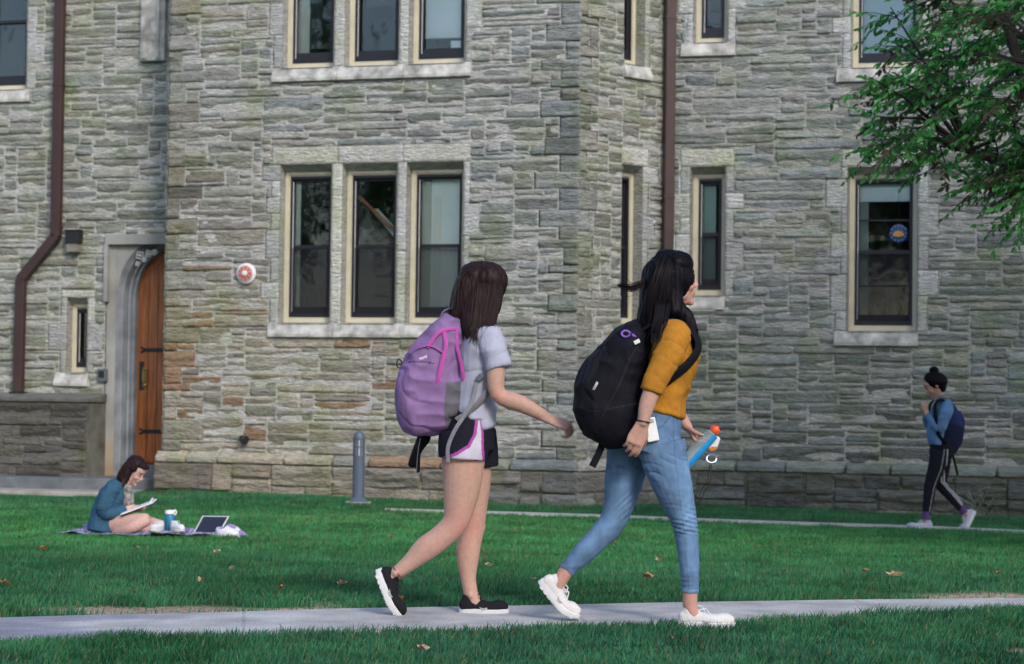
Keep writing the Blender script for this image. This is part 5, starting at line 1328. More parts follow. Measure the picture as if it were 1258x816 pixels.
# hair: long, dark, over the pack
up1 = Vector((0, 0, 1)); bk = lambda px, py, dy=0: J1(px, py, dy)
rh = np.random.default_rng(2); st_ = []
for i in range(420):
    dy = rh.uniform(-.10, .115); x0_ = rh.uniform(-26, 24); yb = rh.uniform(378, 424) if x0_ > -12 else rh.uniform(372, 405)
    tx = (556 + (x0_ + 26) * .95) if x0_ < 0 else 583 + x0_ * .75
    wob = rh.normal(0, 2.2)
    st_.append(curve([J1(590 + x0_ * .45, 326 + abs(x0_) * .15, .01 + dy * .5), J1(590 + x0_ * 1.05, 346, .01 + dy), J1((590 + x0_ * 1.1 + tx) / 2 + wob, 380, .01 + dy * 1.1), J1(tx + wob * 1.5, yb, .01 + dy * .9)], 4))
for i in range(160):
    x_ = rh.uniform(-16, 14); yb = rh.uniform(408, 430) - abs(x_) * .5; wob = rh.normal(0, 1.5)
    st_.append(curve([J1(598 + x_ * .8, 336, -.06), J1(600 + x_ * 1.1, 358, -.09 - rh.uniform(0, .02)), J1(596 + x_ + wob, 392, -.135 - rh.uniform(0, .02)), J1(589 + x_ * .8 + wob * 1.5, yb, -.165 - rh.uniform(0, .01))], 5))
hair_build('hair', [('loft', [(J1(592, 331, .01), .060, .055), (J1(590, 343, .01), .100, .086), (J1(588, 360, .005), .104, .096), (J1(583, 378, 0), .098, .100), (J1(582, 396, -.01), .080, .098), (J1(586, 412, -.02), .052, .080), (J1(590, 420, -.03), .028, .055)], (0, 1, 0), 26),
    ('loft', [(J1(578, 350, .0), .074, .084), (J1(569, 374, 0), .062, .095), (J1(562, 390, -.02), .040, .08), (J1(556, 402, -.02), .015, .05)], (0, 1, 0)), ('loft', [(J1(588, 372, -.06), .075, .05), (J1(583, 395, -.09), .066, .045), (J1(584, 412, -.125), .048, .03), (J1(588, 427, -.145), .018, .014)], (0, 1, 0)),
    ('ball', J1(592, 350, .01), (.112, .098, .112)), ('ball', J1(585, 341, .01), (.085, .088, .075)), ('ball', J1(602, 345, -.02), (.082, .080, .085)), ('loft', [(J1(604, 350, -.055), .055, .04), (J1(602, 375, -.075), .054, .040), (J1(595, 398, -.115), .046, .034), (J1(589, 414, -.145), .030, .022), (J1(588, 425, -.150), .012, .012)], (0, 1, 0))], st_, M['hair'], p1)
# ---- purple backpack
PB = thing('backpack', J1(530, 500, 0), 'purple backpack with pink trim on the back of the walker in shorts', 'backpack')
b = Blob()
b.loft([(J1(530, 524, 0), .105, .13), (J1(527, 508, 0), .142, .155), (J1(528, 480, 0), .146, .160), (J1(533, 455, 0), .134, .156), (J1(541, 430, 0), .110, .146), (J1(551, 408, 0), .078, .126), (J1(558, 394, 0), .050, .095)], e=3.1, capk=.35)
sidepk = [(549, 470), (573, 470), (574, 500), (566, 520), (556, 532), (549, 535), (546, 510)]
def pkC(V, N_):
    px, py = S1(V); C = np.tile([.245, .145, .315], (len(V), 1)) * (1 + .28 * fbm(V[:, 0] * 12, V[:, 1] * 12, V[:, 2] * 12))[:, None]
    near = V[:, 1] < Y1 - .03
    w_ = inpoly(px, py, sidepk) & near; C[w_] = [.13, .125, .15]
    t_ = (py < 408 + (px - 540) * .3) ; C[t_] = np.array([.22, .14, .30])
    z = segdist(px, py, [(503, 446), (520, 445), (535, 447)]) < .9; C[z & near] = [.10, .05, .14]
    lg = inpoly(px, py, [(516, 441), (526, 437), (527, 440), (518, 443)]) & near; C[lg] = [.66, .62, .72]
    return C
b.build('bag', M['nylon'], PB, .005, 4, lambda V, N_: folds(V, .013, (8, 8, 7), 31) + folds(V, .010, (15, 12, 19), 33) + crease(V, (.5, 0, .85), .09, .0035, 13, 4) + crease(V, (-.6, 0, .8), .07, .002, 15, 4), pkC)
# front pocket swelling on the back of the pack
b = Blob(); b.loft([(J1(510, 522, 0), .062, .11), (J1(502, 500, 0), .056, .125), (J1(504, 470, 0), .062, .125), (J1(512, 450, 0), .058, .115)], e=2.6, capk=.5)
def pkC2(V, N_): return np.tile([.25, .145, .325], (len(V), 1)) * (1 + .28 * fbm(V[:, 0] * 12, V[:, 1] * 12, V[:, 2] * 12))[:, None]
b.build('front_pocket', M['nylon'], PB, .005, 4, lambda V, N_: folds(V, .013, (11, 9, 12), 35) + folds(V, .006, (24, 20, 24), 36), pkC2)
M['pink'] = mat('magenta webbing', (.42, .06, .33), .7, var=.1); M['lilacweb'] = mat('grey webbing', (.19, .19, .22), .85, var=.2)
strap('compression_strap', [J1(494, 452, -.06), J1(502, 434, -.12), J1(522, 426, -.162), J1(535, 427, -.166), J1(545, 433, -.165)], .004, .0016, M['pink'], PB)
strap('compression_strap', [J1(527, 428, -.163), J1(538, 412, -.158), J1(548, 406, -.145), J1(560, 405, -.13)], .0085, .002, M['pink'], PB, (0, 0, 1))
strap('compression_strap', [J1(546, 406, -.143), J1(549, 425, -.160), J1(544, 448, -.170), J1(540, 466, -.172), J1(538, 472, -.168)], .010, .002, M['pink'], PB, (1, 0, 0))
strap('piping', [J1(562, 404, -.125), J1(562, 425, -.135), J1(567, 445, -.13), J1(571, 468, -.12)], .008, .002, M['pink'], PB, (1, 0, 0))
strap('top_handle', [J1(540, 396, -.03), J1(545, 384, -.03), J1(555, 380, -.03), J1(565, 384, -.03), J1(567, 396, -.03)], .022, .006, M['lilacweb'], PB)
for s_ in (-1, 1):
    strap('shoulder_strap', [J1(562, 400, .085 * s_), J1(578, 396, .10 * s_), J1(603, 405, .105 * s_), J1(614, 425, .11 * s_), J1(612, 455, .14 * s_), J1(600, 480, .160 * s_), J1(582, 502, .155 * s_), J1(562, 516, .15 * s_)], .006, .017, M['lilacweb'], PB, (1, 0, 0), 7)
strap('adjuster_strap', [J1(586, 470, -.165), J1(582, 490, -.172), J1(574, 506, -.182), J1(560, 528, -.192), J1(552, 548, -.198), J1(552, 566, -.200)], .009, .002, M['lilacweb'], PB, (1, 0, 0), 7)
mb = MB(); q = J1(590, 464, -.168); mb.box(q, (.012, 0, .012), (0, .005, 0), (-.009, 0, .009)); mb.build('buckle', M['steel'], PB, bevel=.003)
mb = MB(); q = J1(491, 447, -.04); mb.tube([q + Vector((math.cos(t * .5) * .012, 0, math.sin(t * .5) * .02)) for t in range(14)], .003, 6); mb.build('key_ring', M['iron'], PB, True)
b = Blob(); b.loft([(J1(521, 536, .04), .03, .06), (J1(511, 555, .04), .024, .05), (J1(505, 572, .04), .018, .035)]); b.loft([(J1(514, 548, .02), .012, .05), (J1(513, 580, .02), .008, .03)])
b.build('jacket_tail', M['blacknylon'], PB, .006, 3, lambda V, N_: folds(V, .006, (20, 10, 8), 3))
strap('loose_strap', [J1(517, 538, -.06), J1(514, 556, -.06), J1(512, 580, -.05)], .011, .002, M['lilacweb'], PB)

# ------------------------------------------------------------------ second walker: mustard sweater, black pack, jeans
Y2 = 9.72; S2 = sidemap(Y2)
def J2(px, py, dy=0): return J1(px, py, dy, Y2)
p2 = thing('person', Vector((P(790, 768, Y2).x, Y2, 0)), 'person with long black hair in mustard sweater and blue jeans walking with a drink bottle', 'person')
H2 = J2(828, 344, .0); F2 = head_frame(R(10), R(-2))
b = Blob(); head(b, H2, F2, 1.0)
b.loft([(J2(818, 402, 0), .060, .062), (J2(824, 384, 0), .051, .052), (J2(827, 362, 0), .052, .053)])
b.loft([(J2(806, 530, 0), .085, .130), (J2(810, 503, 0), .080, .120), (J2(817, 478, 0), .086, .120), (J2(823, 448, 0), .088, .122), (J2(822, 426, 0), .076, .128), (J2(819, 407, 0), .048, .088)])
# near arm hanging a little back
sh, el, wr = J2(826, 414, -.165), J2(799, 476, -.20), J2(786, 520, -.21)
b.loft([(J2(821, 416, -.11), .036, .034), (J2(825, 421, -.150), .038, .036), (J2(812, 445, -.188), .040, .038), (el, .038, .037), (J2(791, 498, -.208), .035, .033), (wr, .023, .027)])
hand(b, wr, J2(773, 552, -.205) - wr, (-.15, .9, .1), (1, .25, .2), (.25, .45, .40), 1.08, .55)
# far arm reaching forward round the bottle
sh2, el2, wr2 = J2(832, 414, .16), J2(822, 478, .19), J2(848, 526, .13)
b.loft([(J2(825, 416, .11), .036, .034), (J2(830, 421, .145), .038, .036), (J2(828, 445, .183), .040, .038), (el2, .037, .036), (J2(833, 503, .17), .035, .033), (wr2, .023, .026)])
hand(b, wr2, J2(862, 549, .085) - wr2, (.75, -.2, .5), (.3, -.9, .4), (.45, .9, .7), .96, .5)
# feet / ankles
an, an2 = J2(690, 713, .08), J2(846, 743, -.08)
b.loft([(J2(800, 532, .05), .06, .06), (J2(771, 575, .088), .05, .05), (J2(761, 622, .088), .045, .045), (J2(752, 642, .086), .042, .042), (J2(728, 670, .083), .036, .036), (J2(701, 698, .08), .034, .034), (an, .031, .033), (J2(682, 727, .08), .030, .032)]); b.loft([(J2(806, 532, -.05), .06, .06), (J2(820, 580, -.085), .05, .05), (J2(834, 625, -.087), .045, .045), (J2(842, 665, -.083), .038, .038), (J2(846, 716, -.08), .034, .034), (an2, .032, .034), (J2(852, 756, -.08), .03, .034)])
_hc2 = headcol(H2, F2, 1.0)
b.build('body', M['skin'], p2, .0042, 4, headdisp(H2, F2, 1.0), skc(_hc2, (.49, .29, .235)))
eyes(H2, F2, 1.0, p2)
# jeans
b = Blob()
b.loft([(J2(811, 503, 0), .100, .140), (J2(806, 520, 0), .122, .165), (J2(799, 540, 0), .140, .172), (J2(794, 556, 0), .150, .165)], capk=.1)
b.loft([(J2(810, 545, -.080), .115, .094), (J2(818, 575, -.092), .103, .092), (J2(826, 600, -.09), .090, .084), (J2(834, 625, -.087), .072, .072), (J2(840, 645, -.085), .060, .061), (J2(843, 668, -.083), .055, .057), (J2(845, 690, -.082), .051, .052), (J2(846, 712, -.08), .045, .045), (J2(845.5, 727, -.08), .045, .043)], capk=.03)
b.loft([(J2(778, 545, .080), .118, .094), (J2(771, 575, .092), .100, .092), (J2(766, 600, .09), .088, .084), (J2(761, 622, .088), .074, .074), (J2(752, 645, .086), .065, .062), (J2(734, 665, .084), .060, .058), (J2(718, 681, .082), .054, .053), (J2(703, 696, .08), .046, .046), (J2(696, 704, .08), .045, .044)], capk=.03)
def jnD(V, N_):
    px, py = S2(V); near = V[:, 1] < Y2
    kf = np.exp(-((px - 840) ** 2 + (py - 648) ** 2) / 900) * near; kb = np.exp(-((px - 757) ** 2 + (py - 640) ** 2) / 700) * (~near)
    cr = np.exp(-((px - 800) ** 2 + (py - 560) ** 2) / 1500); ah = np.exp(-((px - 845) ** 2 + (py - 715) ** 2) / 500) * near
    t = py * .42 + noise3(V[:, 0] * 11, V[:, 1] * 11, V[:, 2] * 7, 3) * 5.5; u = (px * .20 + py * .30) + noise3(V[:, 0] * 11, V[:, 1] * 11, V[:, 2] * 8, 6) * 5
    g1 = np.clip(.65 + 1.5 * noise3(V[:, 0] * 7, V[:, 1] * 7, V[:, 2] * 16, 21), 0, 1)
    cz = lambda ph: .5 - 2.2 * (1 - np.abs(np.sin(ph / 2))) ** 2.5
    n1 = noise3(V[:, 0] * 10, V[:, 1] * 10, V[:, 2] * 6, 23) * 2.4; n2 = noise3(V[:, 0] * 9, V[:, 1] * 9, V[:, 2] * 6, 25) * 2.6
    kf2 = np.exp(-((py - 645) / 24) ** 2) * near * (px > 790); kb2 = np.exp(-((px - 757) ** 2 + (py - 640) ** 2) / 1100) * (~near)
    th = np.exp(-(segdist(px, py, [(770, 572), (845, 560)]) / 20) ** 2)
    extra = .0042 * g1 * (cz((py - px * .10) * 1.10 + n1 * 2) * (kf2 + .5 * ah) + cz((py * .8 + px * .65) * .95 + n2 * 2) * kb2 + .8 * cz((py - px * .32) * .62 + n1 * 2) * th)
    d = .0062 * np.sin(t * 1.3) * (kf + .35 * ah) * g1 + .0060 * np.sin(u * 1.5) * kb * g1 + .0055 * g1 * np.sin((py * .36 - px * .20) + noise3(V[:, 0] * 10, V[:, 1] * 10, V[:, 2] * 8, 7) * 2.6) * cr
    return -.0065 + d * .45 + extra + folds(V, .0035, (12, 12, 22), 12)
def jnC(V, N_):
    px, py = S2(V); base = np.array([.100, .172, .290]); C = np.tile(base, (len(V), 1))
    fade = np.exp(-((px - 842) / 12) ** 2) * ((py > 560) & (py < 700)) * (V[:, 1] < Y2) * .40 + np.exp(-(segdist(px, py, [(776, 570), (764, 625), (722, 668)]) / 10) ** 2) * (V[:, 1] >= Y2) * .34
    C = C * 1.1 * (1 + fade[:, None]) * (1 + .25 * fbm(V[:, 0] * 14, V[:, 1] * 14, V[:, 2] * 26))[:, None]
    seam = (np.abs(segdist(px, py, [(826, 508), (826, 560), (833, 620), (843, 720)])) < .7) & (V[:, 1] < Y2 - .07); C[seam] *= .78
    hem = ((np.abs(py - 722.5) < .7) & (px > 825)); C[hem] *= 1.5
    pkt = (segdist(px, py, [(822, 510), (812, 522), (800, 528)]) < .7) & (V[:, 1] < Y2); C[pkt] *= .6
    return C
b.build('jeans', M['denim'], p2, .0045, 3, jnD, jnC)
# sweater with sleeves to the elbow
b = Blob()
b.loft([(J2(812, 506, 0), .104, .148), (J2(816, 490, 0), .096, .138), (J2(821, 468, 0), .100, .136), (J2(826, 446, 0), .115, .148), (J2(825, 424, 0), .106, .160), (J2(821, 407, 0), .074, .128), (J2(820, 399, 0), .062, .078)], capk=.12)
b.loft([(J2(822, 409, -.11), .060, .056), (J2(827, 416, -.158), .063, .055), (J2(815, 442, -.185), .058, .052), (J2(803, 464, -.198), .052, .048), (J2(797, 480, -.203), .047, .044)], capk=.04)
b.loft([(J2(826, 409, .11), .060, .056), (J2(832, 416, .155), .062, .055), (J2(829, 445, .185), .056, .052), (J2(823, 475, .195), .050, .047), (J2(829, 492, .185), .045, .044)], capk=.04)
def swC(V, N_):
    C = np.tile([.42, .185, .026], (len(V), 1)) * (1 + .12 * fbm(V[:, 0] * 20, V[:, 1] * 20, V[:, 2] * 20))[:, None]; return C
def swD(V, N_):
    px, py = S2(V); cuff = np.exp(-(segdist(px, py, [(780, 475), (806, 484)]) / 2.2) ** 2) * (V[:, 1] < Y2 - .14); hem = np.exp(-(segdist(px, py, [(790, 498), (812, 506), (838, 515)]) / 3) ** 2)
    return .000 + folds(V, .0075, (11, 9, 13), 41) + folds(V, .004, (20, 18, 16), 43) + crease(V, (.6, .1, .8), .085, .0020, 5, 5) * (1 - cuff) + crease(V, (-.7, 0, .7), .06, .0022, 8, 5) * (py > 465) + .004 * cuff + .003 * hem
b.build('sweater', M['knit'], p2, .005, 4, swD, swC)
WH = (.66, .64, .64)
shoe(p2, J2(689, 716, .08), 0, R(52), R(26), .25, WH, M['sole'], M['lace'], mark=M['mark'])
shoe(p2, J2(848, 745, -.08), 0, R(1), 0, .25, WH, M['sole'], M['lace'], mark=M['mark'])
mb = MB(); q = J2(787, 517, -.21); ax = (q - J2(791, 498, -.208)).normalized(); a_ = ax.orthogonal().normalized(); b2_ = ax.cross(a_)
mb.tube([q + (a_ * math.cos(t * .35) + b2_ * math.sin(t * .35)) * .030 for t in range(19)], .0028, 6); mb.build('wristband', M['iron'], p2, True)
# hair: long and black, swinging back, one lock flying
rh = np.random.default_rng(5); st_ = []
for i in range(460):
    dy = rh.uniform(-.10, .10); x0_ = rh.uniform(-34, 12); tx = 786 + (x0_ + 34) * .72; yb = rh.uniform(388, 432) - max(0, (x0_ + 10)) * .5; wob = rh.normal(0, 2.5)
    st_.append(curve([J2(826 + x0_ * .4, 310 + abs(x0_) * .12, dy * .5), J2(824 + x0_ * .62, 334, dy), J2((822 + x0_ * .7 + tx) / 2 + wob, 370, dy * 1.15), J2(tx + wob * 1.4, yb, dy * 1.0)], 4))
for i in range(60):     # flying lock
    e = rh.normal(0, 2.0); st_.append(curve([J2(812 + rh.normal(0, 3), 336 + e, rh.uniform(-.05, .03)), J2(792, 348 + e, -.05), J2(774, 355 + e * .8, -.06), J2(rh.uniform(757, 766), 350 + e * .5, -.06 + rh.normal(0, .01))], 5))
for i in range(90):     # locks in front of the shoulder
    x_ = rh.uniform(-5, 6); st_.append(curve([J2(831 + x_ * .6, 376, rh.uniform(-.06, -.01)), J2(843 + x_, 392, -.085), J2(849 + x_, 410, -.10), J2(849 + x_, rh.uniform(420, 436), -.10)], 4))
for i in range(60):     # wisps over the sleeve
    x_ = rh.uniform(-8, 10); st_.append(curve([J2(812 + x_, 372, -.10), J2(808 + x_, 395, -.15), J2(802 + x_ * .8, rh.uniform(408, 426), -.20)], 4))
hair_build('hair', [('ball', J2(824, 342, 0), (.108, .098, .112)), ('ball', J2(831, 325, .0), (.076, .088, .062)), ('loft', [(J2(827, 336, -.055), .048, .045), (J2(826, 358, -.060), .042, .040), (J2(827, 385, -.08), .044, .04)], (0, 1, 0)),
    ('loft', [(J2(824, 318, 0), .070, .062), (J2(820, 336, 0), .108, .092), (J2(814, 356, 0), .102, .100), (J2(808, 378, 0), .088, .105), (J2(800, 398, 0), .070, .105), (J2(792, 414, 0), .045, .09), (J2(788, 424, 0), .022, .05)], (0, 1, 0), 26),
    ('loft', [(J2(824, 352, -.07), .026, .018), (J2(831, 376, -.080), .030, .022), (J2(845, 398, -.095), .032, .016), (J2(849, 422, -.103), .014, .010)], (0, 1, 0))], st_, M['hair2'], p2)
# ---- black backpack
BB = thing('backpack', J2(750, 500, 0), 'large black backpack hanging low behind the mustard sweater', 'backpack')
b = Blob()
b.loft([(J2(763, 533, 0), .095, .13), (J2(752, 512, 0), .142, .155), (J2(749, 488, 0), .148, .160), (J2(757, 460, 0), .132, .156), (J2(768, 434, 0), .105, .148), (J2(780, 412, 0), .070, .125), (J2(786, 402, 0), .04, .08)], e=2.5, capk=.5)
M['navyblack'] = mat('blue black nylon', attr=True, rough=.75, var=.3, vscale=10, bump=.5, bscale=50, bdist=.004, spec=.15)
def bbC(V, N_):
    px, py = S2(V); C = np.tile([.007, .007, .012], (len(V), 1)); near = V[:, 1] < Y2
    for pl_ in ([(716, 470), (727, 440), (745, 425)], [(738, 512), (760, 470), (772, 440), (781, 425)], [(712, 500), (730, 505), (755, 500), (780, 495)]): C[(segdist(px, py, pl_) < .9) & near] = [.016, .017, .028]
    return C
b.build('bag', M['navyblack'], BB, .005, 4, lambda V, N_: folds(V, .018, (7, 8, 8), 51) + folds(V, .012, (13, 12, 15), 53) + crease(V, (.6, 0, .8), .10, .005, 17, 4) + crease(V, (-.8, 0, .5), .08, .003, 19, 4), bbC)
b = Blob(); b.loft([(J2(735, 528, 0), .055, .11), (J2(722, 506, 0), .056, .125), (J2(722, 482, 0), .060, .128), (J2(731, 456, 0), .058, .12), (J2(742, 438, 0), .04, .10)], e=2.4, capk=.5)
b.build('front_pocket', M['navyblack'], BB, .005, 4, lambda V, N_: folds(V, .016, (10, 9, 11), 55), bbC)
for s_ in (-1, 1):
    strap('shoulder_strap', [J2(786, 408, .085 * s_), J2(800, 398, .10 * s_), J2(828, 396, .115 * s_), J2(848, 408, .118 * s_), J2(855, 428, .128 * s_), J2(842, 448, .150 * s_), J2(824, 462, .172 * s_), J2(806, 478, .150 * s_), J2(786, 505, .14 * s_)], .008, .028, M['blacknylon'], BB, (1, 0, 0), 7)
strap('top_handle', [J2(772, 414, -.02), J2(768, 402, -.02), J2(778, 398, -.02), J2(788, 402, -.02)], .012, .006, M['blacknylon'], BB)
strap('loose_strap', [J2(744, 530, -.05), J2(737, 552, -.05), J2(727, 573, -.05)], .016, .003, M['blacknylon'], BB, (1, 0, 0))
M['pull'] = mat('grey zip pull', (.35, .36, .38), .4)
for a_, b_ in (((734, 466), (727, 480)), ((744, 470), (737, 488))):
    strap('zip_pull', [J2(*a_, -.135), J2((a_[0] + b_[0]) / 2, (a_[1] + b_[1]) / 2, -.160), J2(*b_, -.152)], .006, .002, M['pull'], BB, (1, 0, 0), 2)
M['violet'] = mat('violet ribbon', (.25, .12, .55), .6)
mb = MB()
for k in range(3):
    q = J2(767 + k * 4, 411 + k * 3, -.13); mb.tube([q + Vector((math.cos(t * .6 + k) * .018, math.sin(t * .4) * .01, math.sin(t * .6 + k) * .014)) for t in range(11)], .005, 6)
mb.build('ribbon', M['violet'], BB, True)
mb = MB(); mb.box(J2(780, 421, -.155), (.012, 0, .006), (0, .004, 0), (-.004, 0, .008)); mb.build('tag', M['white'], BB, bevel=.002)
# phone in the back pocket
ph = thing('phone', J2(797, 528, -.17), 'white phone sticking out of the jeans pocket behind the hand', 'phone')
Rp = Matrix.Rotation(R(-12), 3, 'Y') @ Matrix.Rotation(R(8), 3, 'Z'); q = J2(797, 527, -.181)
mb = MB(); mb.box(q, Rp @ Vector((.026, 0, 0)), Rp @ Vector((0, .004, 0)), Rp @ Vector((0, 0, .052))); mb.build('case', M['white'], ph, bevel=.004)
mb = MB(); mb.box(q + Rp @ Vector((.010, -.005, .036)), Rp @ Vector((.007, 0, 0)), Rp @ Vector((0, .001, 0)), Rp @ Vector((0, 0, .009))); mb.build('camera_lens', M['pull'], ph, bevel=.001)
# ---- drink bottle, held in the far hand
BT = thing('drink_bottle', J2(862, 550, .07), 'clear drink bottle with bright blue label and red orange cap held in the hand', 'bottle')
q0, q1 = J2(843, 570, .065), J2(882, 527, .065); ax = (q1 - q0).normalized(); Lb = (q1 - q0).length
M['clear'] = bpy.data.materials.new('clear plastic'); M['clear'].use_nodes = True; bs = M['clear'].node_tree.nodes['Principled BSDF']; bs.inputs['Base Color'].default_value = (.75, .85, .9, 1); bs.inputs['Roughness'].default_value = .12; bs.inputs['Transmission Weight'].default_value = .75; bs.inputs['IOR'].default_value = 1.2
mb = MB(); mb.lathe(q0, [(0, 0), (.026, .002), (.030, .012), (.028, .03), (.030, .045), (.030, Lb * .80), (.031, Lb * .84), (.018, Lb * .88), (.014, Lb * .90)], 20, ax); mb.build('bottle_body', M['clear'], BT, True)
M['blue'] = mat('bright blue label', (.02, .30, .68), .4, var=.15, vscale=20); M['cap'] = mat('red orange cap', (.82, .10, .03), .4)
mb = MB(); f_ = Vector((.55, -.75, -.5)); f_ = (f_ - ax * f_.dot(ax)).normalized(); g_ = ax.cross(f_); vs = []
for h_ in (.006, Lb * .86):
    for k in range(9): a_ = (k - 4) * .17; vs.append(q0 + ax * h_ + (f_ * math.cos(a_) + g_ * math.sin(a_)) * .0312)
vs += [v - f_ * .001 for v in vs]; mb.add(vs, [(k, k + 1, k + 10, k + 9) for k in range(8)] + [(k + 18, k + 27, k + 28, k + 19) for k in range(8)] + [(0, 9, 27, 18), (8, 26, 35, 17)]); mb.build('label', M['blue'], BT)
mb = MB(); mb.lathe(q0 + ax * Lb * .90, [(.021, -.002), (.0225, 0), (.0225, .022), (.020, .026), (.008, .027), (.008, .034), (0, .035)], 18, ax); mb.build('cap', M['cap'], BT, True)
WB = thing('snack_wrapper', J2(878, 545, .05), 'crumpled white and orange wrapper held against the blue bottle', 'wrapper')
b = Blob(); b.loft([(J2(875, 554, .09), .014, .010), (J2(879, 548, .09), .022, .010), (J2(885, 538, .09), .012, .006)], e=2.6)
def wrC(V, N_):
    px, py = S2(V); C = np.tile([.70, .70, .73], (len(V), 1)); C[(py > 550)] = [.55, .24, .06]; return C
b.build('wrapper_body', M['cloth'], WB, .004, 1, lambda V, N_: folds(V, .008, (30, 30, 30), 3), wrC)
KR = thing('key_lanyard', J2(875, 565, .04), 'metal ring with a long black cord dangling below the bottle', 'keys')
mb = MB(); q = J2(875, 564, .04); mb.tube([q + Vector((math.cos(t * .45) * .022, math.sin(t * .45) * .006, math.sin(t * .45) * .018)) for t in range(15)], .0042, 8); M['chrome'] = mat('steel ring', (.30, .38, .48), .3, metal=.7); mb.build('ring', M['chrome'], KR, True)
strap('cord', [J2(873, 571, .04), J2(870, 590, .04), J2(862, 605, .045), J2(856, 625, .05)], .0022, .0022, M['iron'], KR)
strap('cord', [J2(875, 571, .04), J2(873, 592, .035), J2(866, 606, .04), J2(858, 622, .04)], .0022, .0022, M['iron'], KR)
# ------------------------------------------------------------------ far walker, going left along the wall
g3 = G(1150, 650); Y3 = g3.y; S3 = sidemap(Y3); gz3 = gz(g3.x, Y3)
def J3(px, py, dy=0): return J1(px, py, dy, Y3)
p3 = thing('person', Vector((g3.x, Y3, gz3)), 'person with hair bun, denim jacket and black leggings walking left by the wall', 'person')
H3 = J3(1147.5, 473, 0); F3 = head_frame(R(180), R(32))
b = Blob(); head(b, H3, F3, .98)
b.loft([(J3(1157, 497, 0), .055, .06), (J3(1154, 488, 0), .050, .050), (J3(1150, 476, 0), .050, .050)])
b.loft([(J3(1157, 553, 0), .095, .145), (J3(1158, 545, 0), .10, .15), (J3(1158, 528, 0), .085, .12), (J3(1158, 510, 0), .09, .14), (J3(1159, 500, 0), .07, .14), (J3(1158, 495, 0), .05, .10)])
for s_ in (-1, 1):
    b.loft([(J3(1158, 502, .13 * s_), .036, .036), (J3(1150, 525, .17 * s_), .034, .032), (J3(1140, 513, .10 * s_), .034, .032), (J3(1137, 507, .05 * s_), .022, .024)])
    hand(b, J3(1137, 507, .05 * s_), Vector((-.25, 0, .9)), (.2, -s_, 0), (-.8, 0, .3), (.7, .8, .6), .85)
b.loft([(J3(1156, 550, -.07), .05, .05), (J3(1148, 575, -.08), .045, .045), (J3(1141, 600, -.082), .035, .035), (J3(1137, 628, -.08), .030, .031), (J3(1135, 640, -.08), .03, .033)]); b.loft([(J3(1159, 550, .07), .05, .05), (J3(1158, 590, .085), .04, .04), (J3(1169, 608, .08), .034, .034), (J3(1186, 627, .08), .030, .031), (J3(1190, 634, .08), .03, .033)])
b.build('body', M['skin'], p3, .0065, 3, headdisp(H3, F3, .98), skc(headcol(H3, F3, .98), (.50, .30, .23)))
eyes(H3, F3, .98, p3)
b = Blob()
b.loft([(J3(1149, 546, 0), .055, .165), (J3(1150, 536, 0), .09, .160), (J3(1154, 522, 0), .105, .152), (J3(1157, 508, 0), .108, .165), (J3(1159, 499, 0), .082, .155), (J3(1157, 493, 0), .062, .085)], capk=.1)
for s_ in (-1, 1): b.loft([(J3(1160, 499, .10 * s_), .058, .05), (J3(1159, 504, .15 * s_), .058, .05), (J3(1155, 514, .17 * s_), .055, .05), (J3(1150, 526, .175 * s_), .048, .046), (J3(1143, 519, .13 * s_), .045, .043), (J3(1139, 510, .07 * s_), .036, .036)], capk=.05)
DJ = lambda c: (lambda V, N_: np.tile(np.array(c), (len(V), 1)) * (1 + .2 * fbm(V[:, 0] * 12, V[:, 1] * 12, V[:, 2] * 12))[:, None])
b.build('denim_jacket', M['denim'], p3, .007, 3, lambda V, N_: folds(V, .010, (10, 9, 14), 61) + crease(V, (.7, 0, .7), .08, .003, 25, 4), DJ((.11, .21, .37)))
strap('collar', [J3(1160, 489, -.08), J3(1153, 487, -.075), J3(1147, 493, -.05)], .012, .02, M['lilacweb'], p3)
b = Blob()
b.loft([(J3(1158, 540, 0), .11, .15), (J3(1158, 550, 0), .120, .16), (J3(1157, 560, 0), .115, .15)], capk=.1)
b.loft([(J3(1153, 556, -.08), .09, .085), (J3(1148, 575, -.085), .078, .074), (J3(1141, 596, -.082), .058, .056), (J3(1139, 610, -.08), .052, .050), (J3(1136, 632, -.08), .038, .037)], capk=.03)
b.loft([(J3(1160, 556, .08), .09, .085), (J3(1159, 575, .085), .078, .074), (J3(1158, 594, .082), .060, .058), (J3(1169, 608, .08), .052, .050), (J3(1183, 625, .08), .038, .037)], capk=.03)
def lgC(V, N_):
    px, py = S3(V); C = np.tile([.012, .013, .02], (len(V), 1)); near = V[:, 1] < Y3
    e = (segdist(px, py, [(1156, 552), (1152, 575), (1144, 597), (1141, 612), (1138, 630)]) < .45) & near; C[e] = [.3, .3, .34]
    for o_ in (-1.6, 1.6):
        e = segdist(px, py, [(1158 + o_, 552), (1158 + o_, 575), (1158.5 + o_, 592), (1171 + o_, 606), (1184 + o_, 621)]) < .75; C[e & (~near | (px > 1158))] = [.42, .42, .47]
    return C
b.build('leggings', M['cloth'], p3, .006, 3, lambda V, N_: folds(V, .006, (12, 12, 18), 71), lgC)
M['purple'] = mat('purple sock', (.10, .045, .17), .9)
for a_, b_ in ((J3(1136.5, 628, -.08), J3(1135, 638, -.08)), (J3(1183, 623, .08), J3(1187, 631, .08))):
    mb = MB(); mb.tube([a_, (a_ + b_) / 2, b_], [.041, .038, .040], 14); mb.build('sock', M['purple'], p3, True)
shoe(p3, J3(1136, 639, -.08), R(180), R(1), 0, .25, (.46, .46, .56), M['sole'], M['lace'])
shoe(p3, J3(1188, 631, .08), R(180), R(63), R(12), .25, (.46, .46, .56), M['sole'], M['lace'])
rh = np.random.default_rng(9); st_ = []
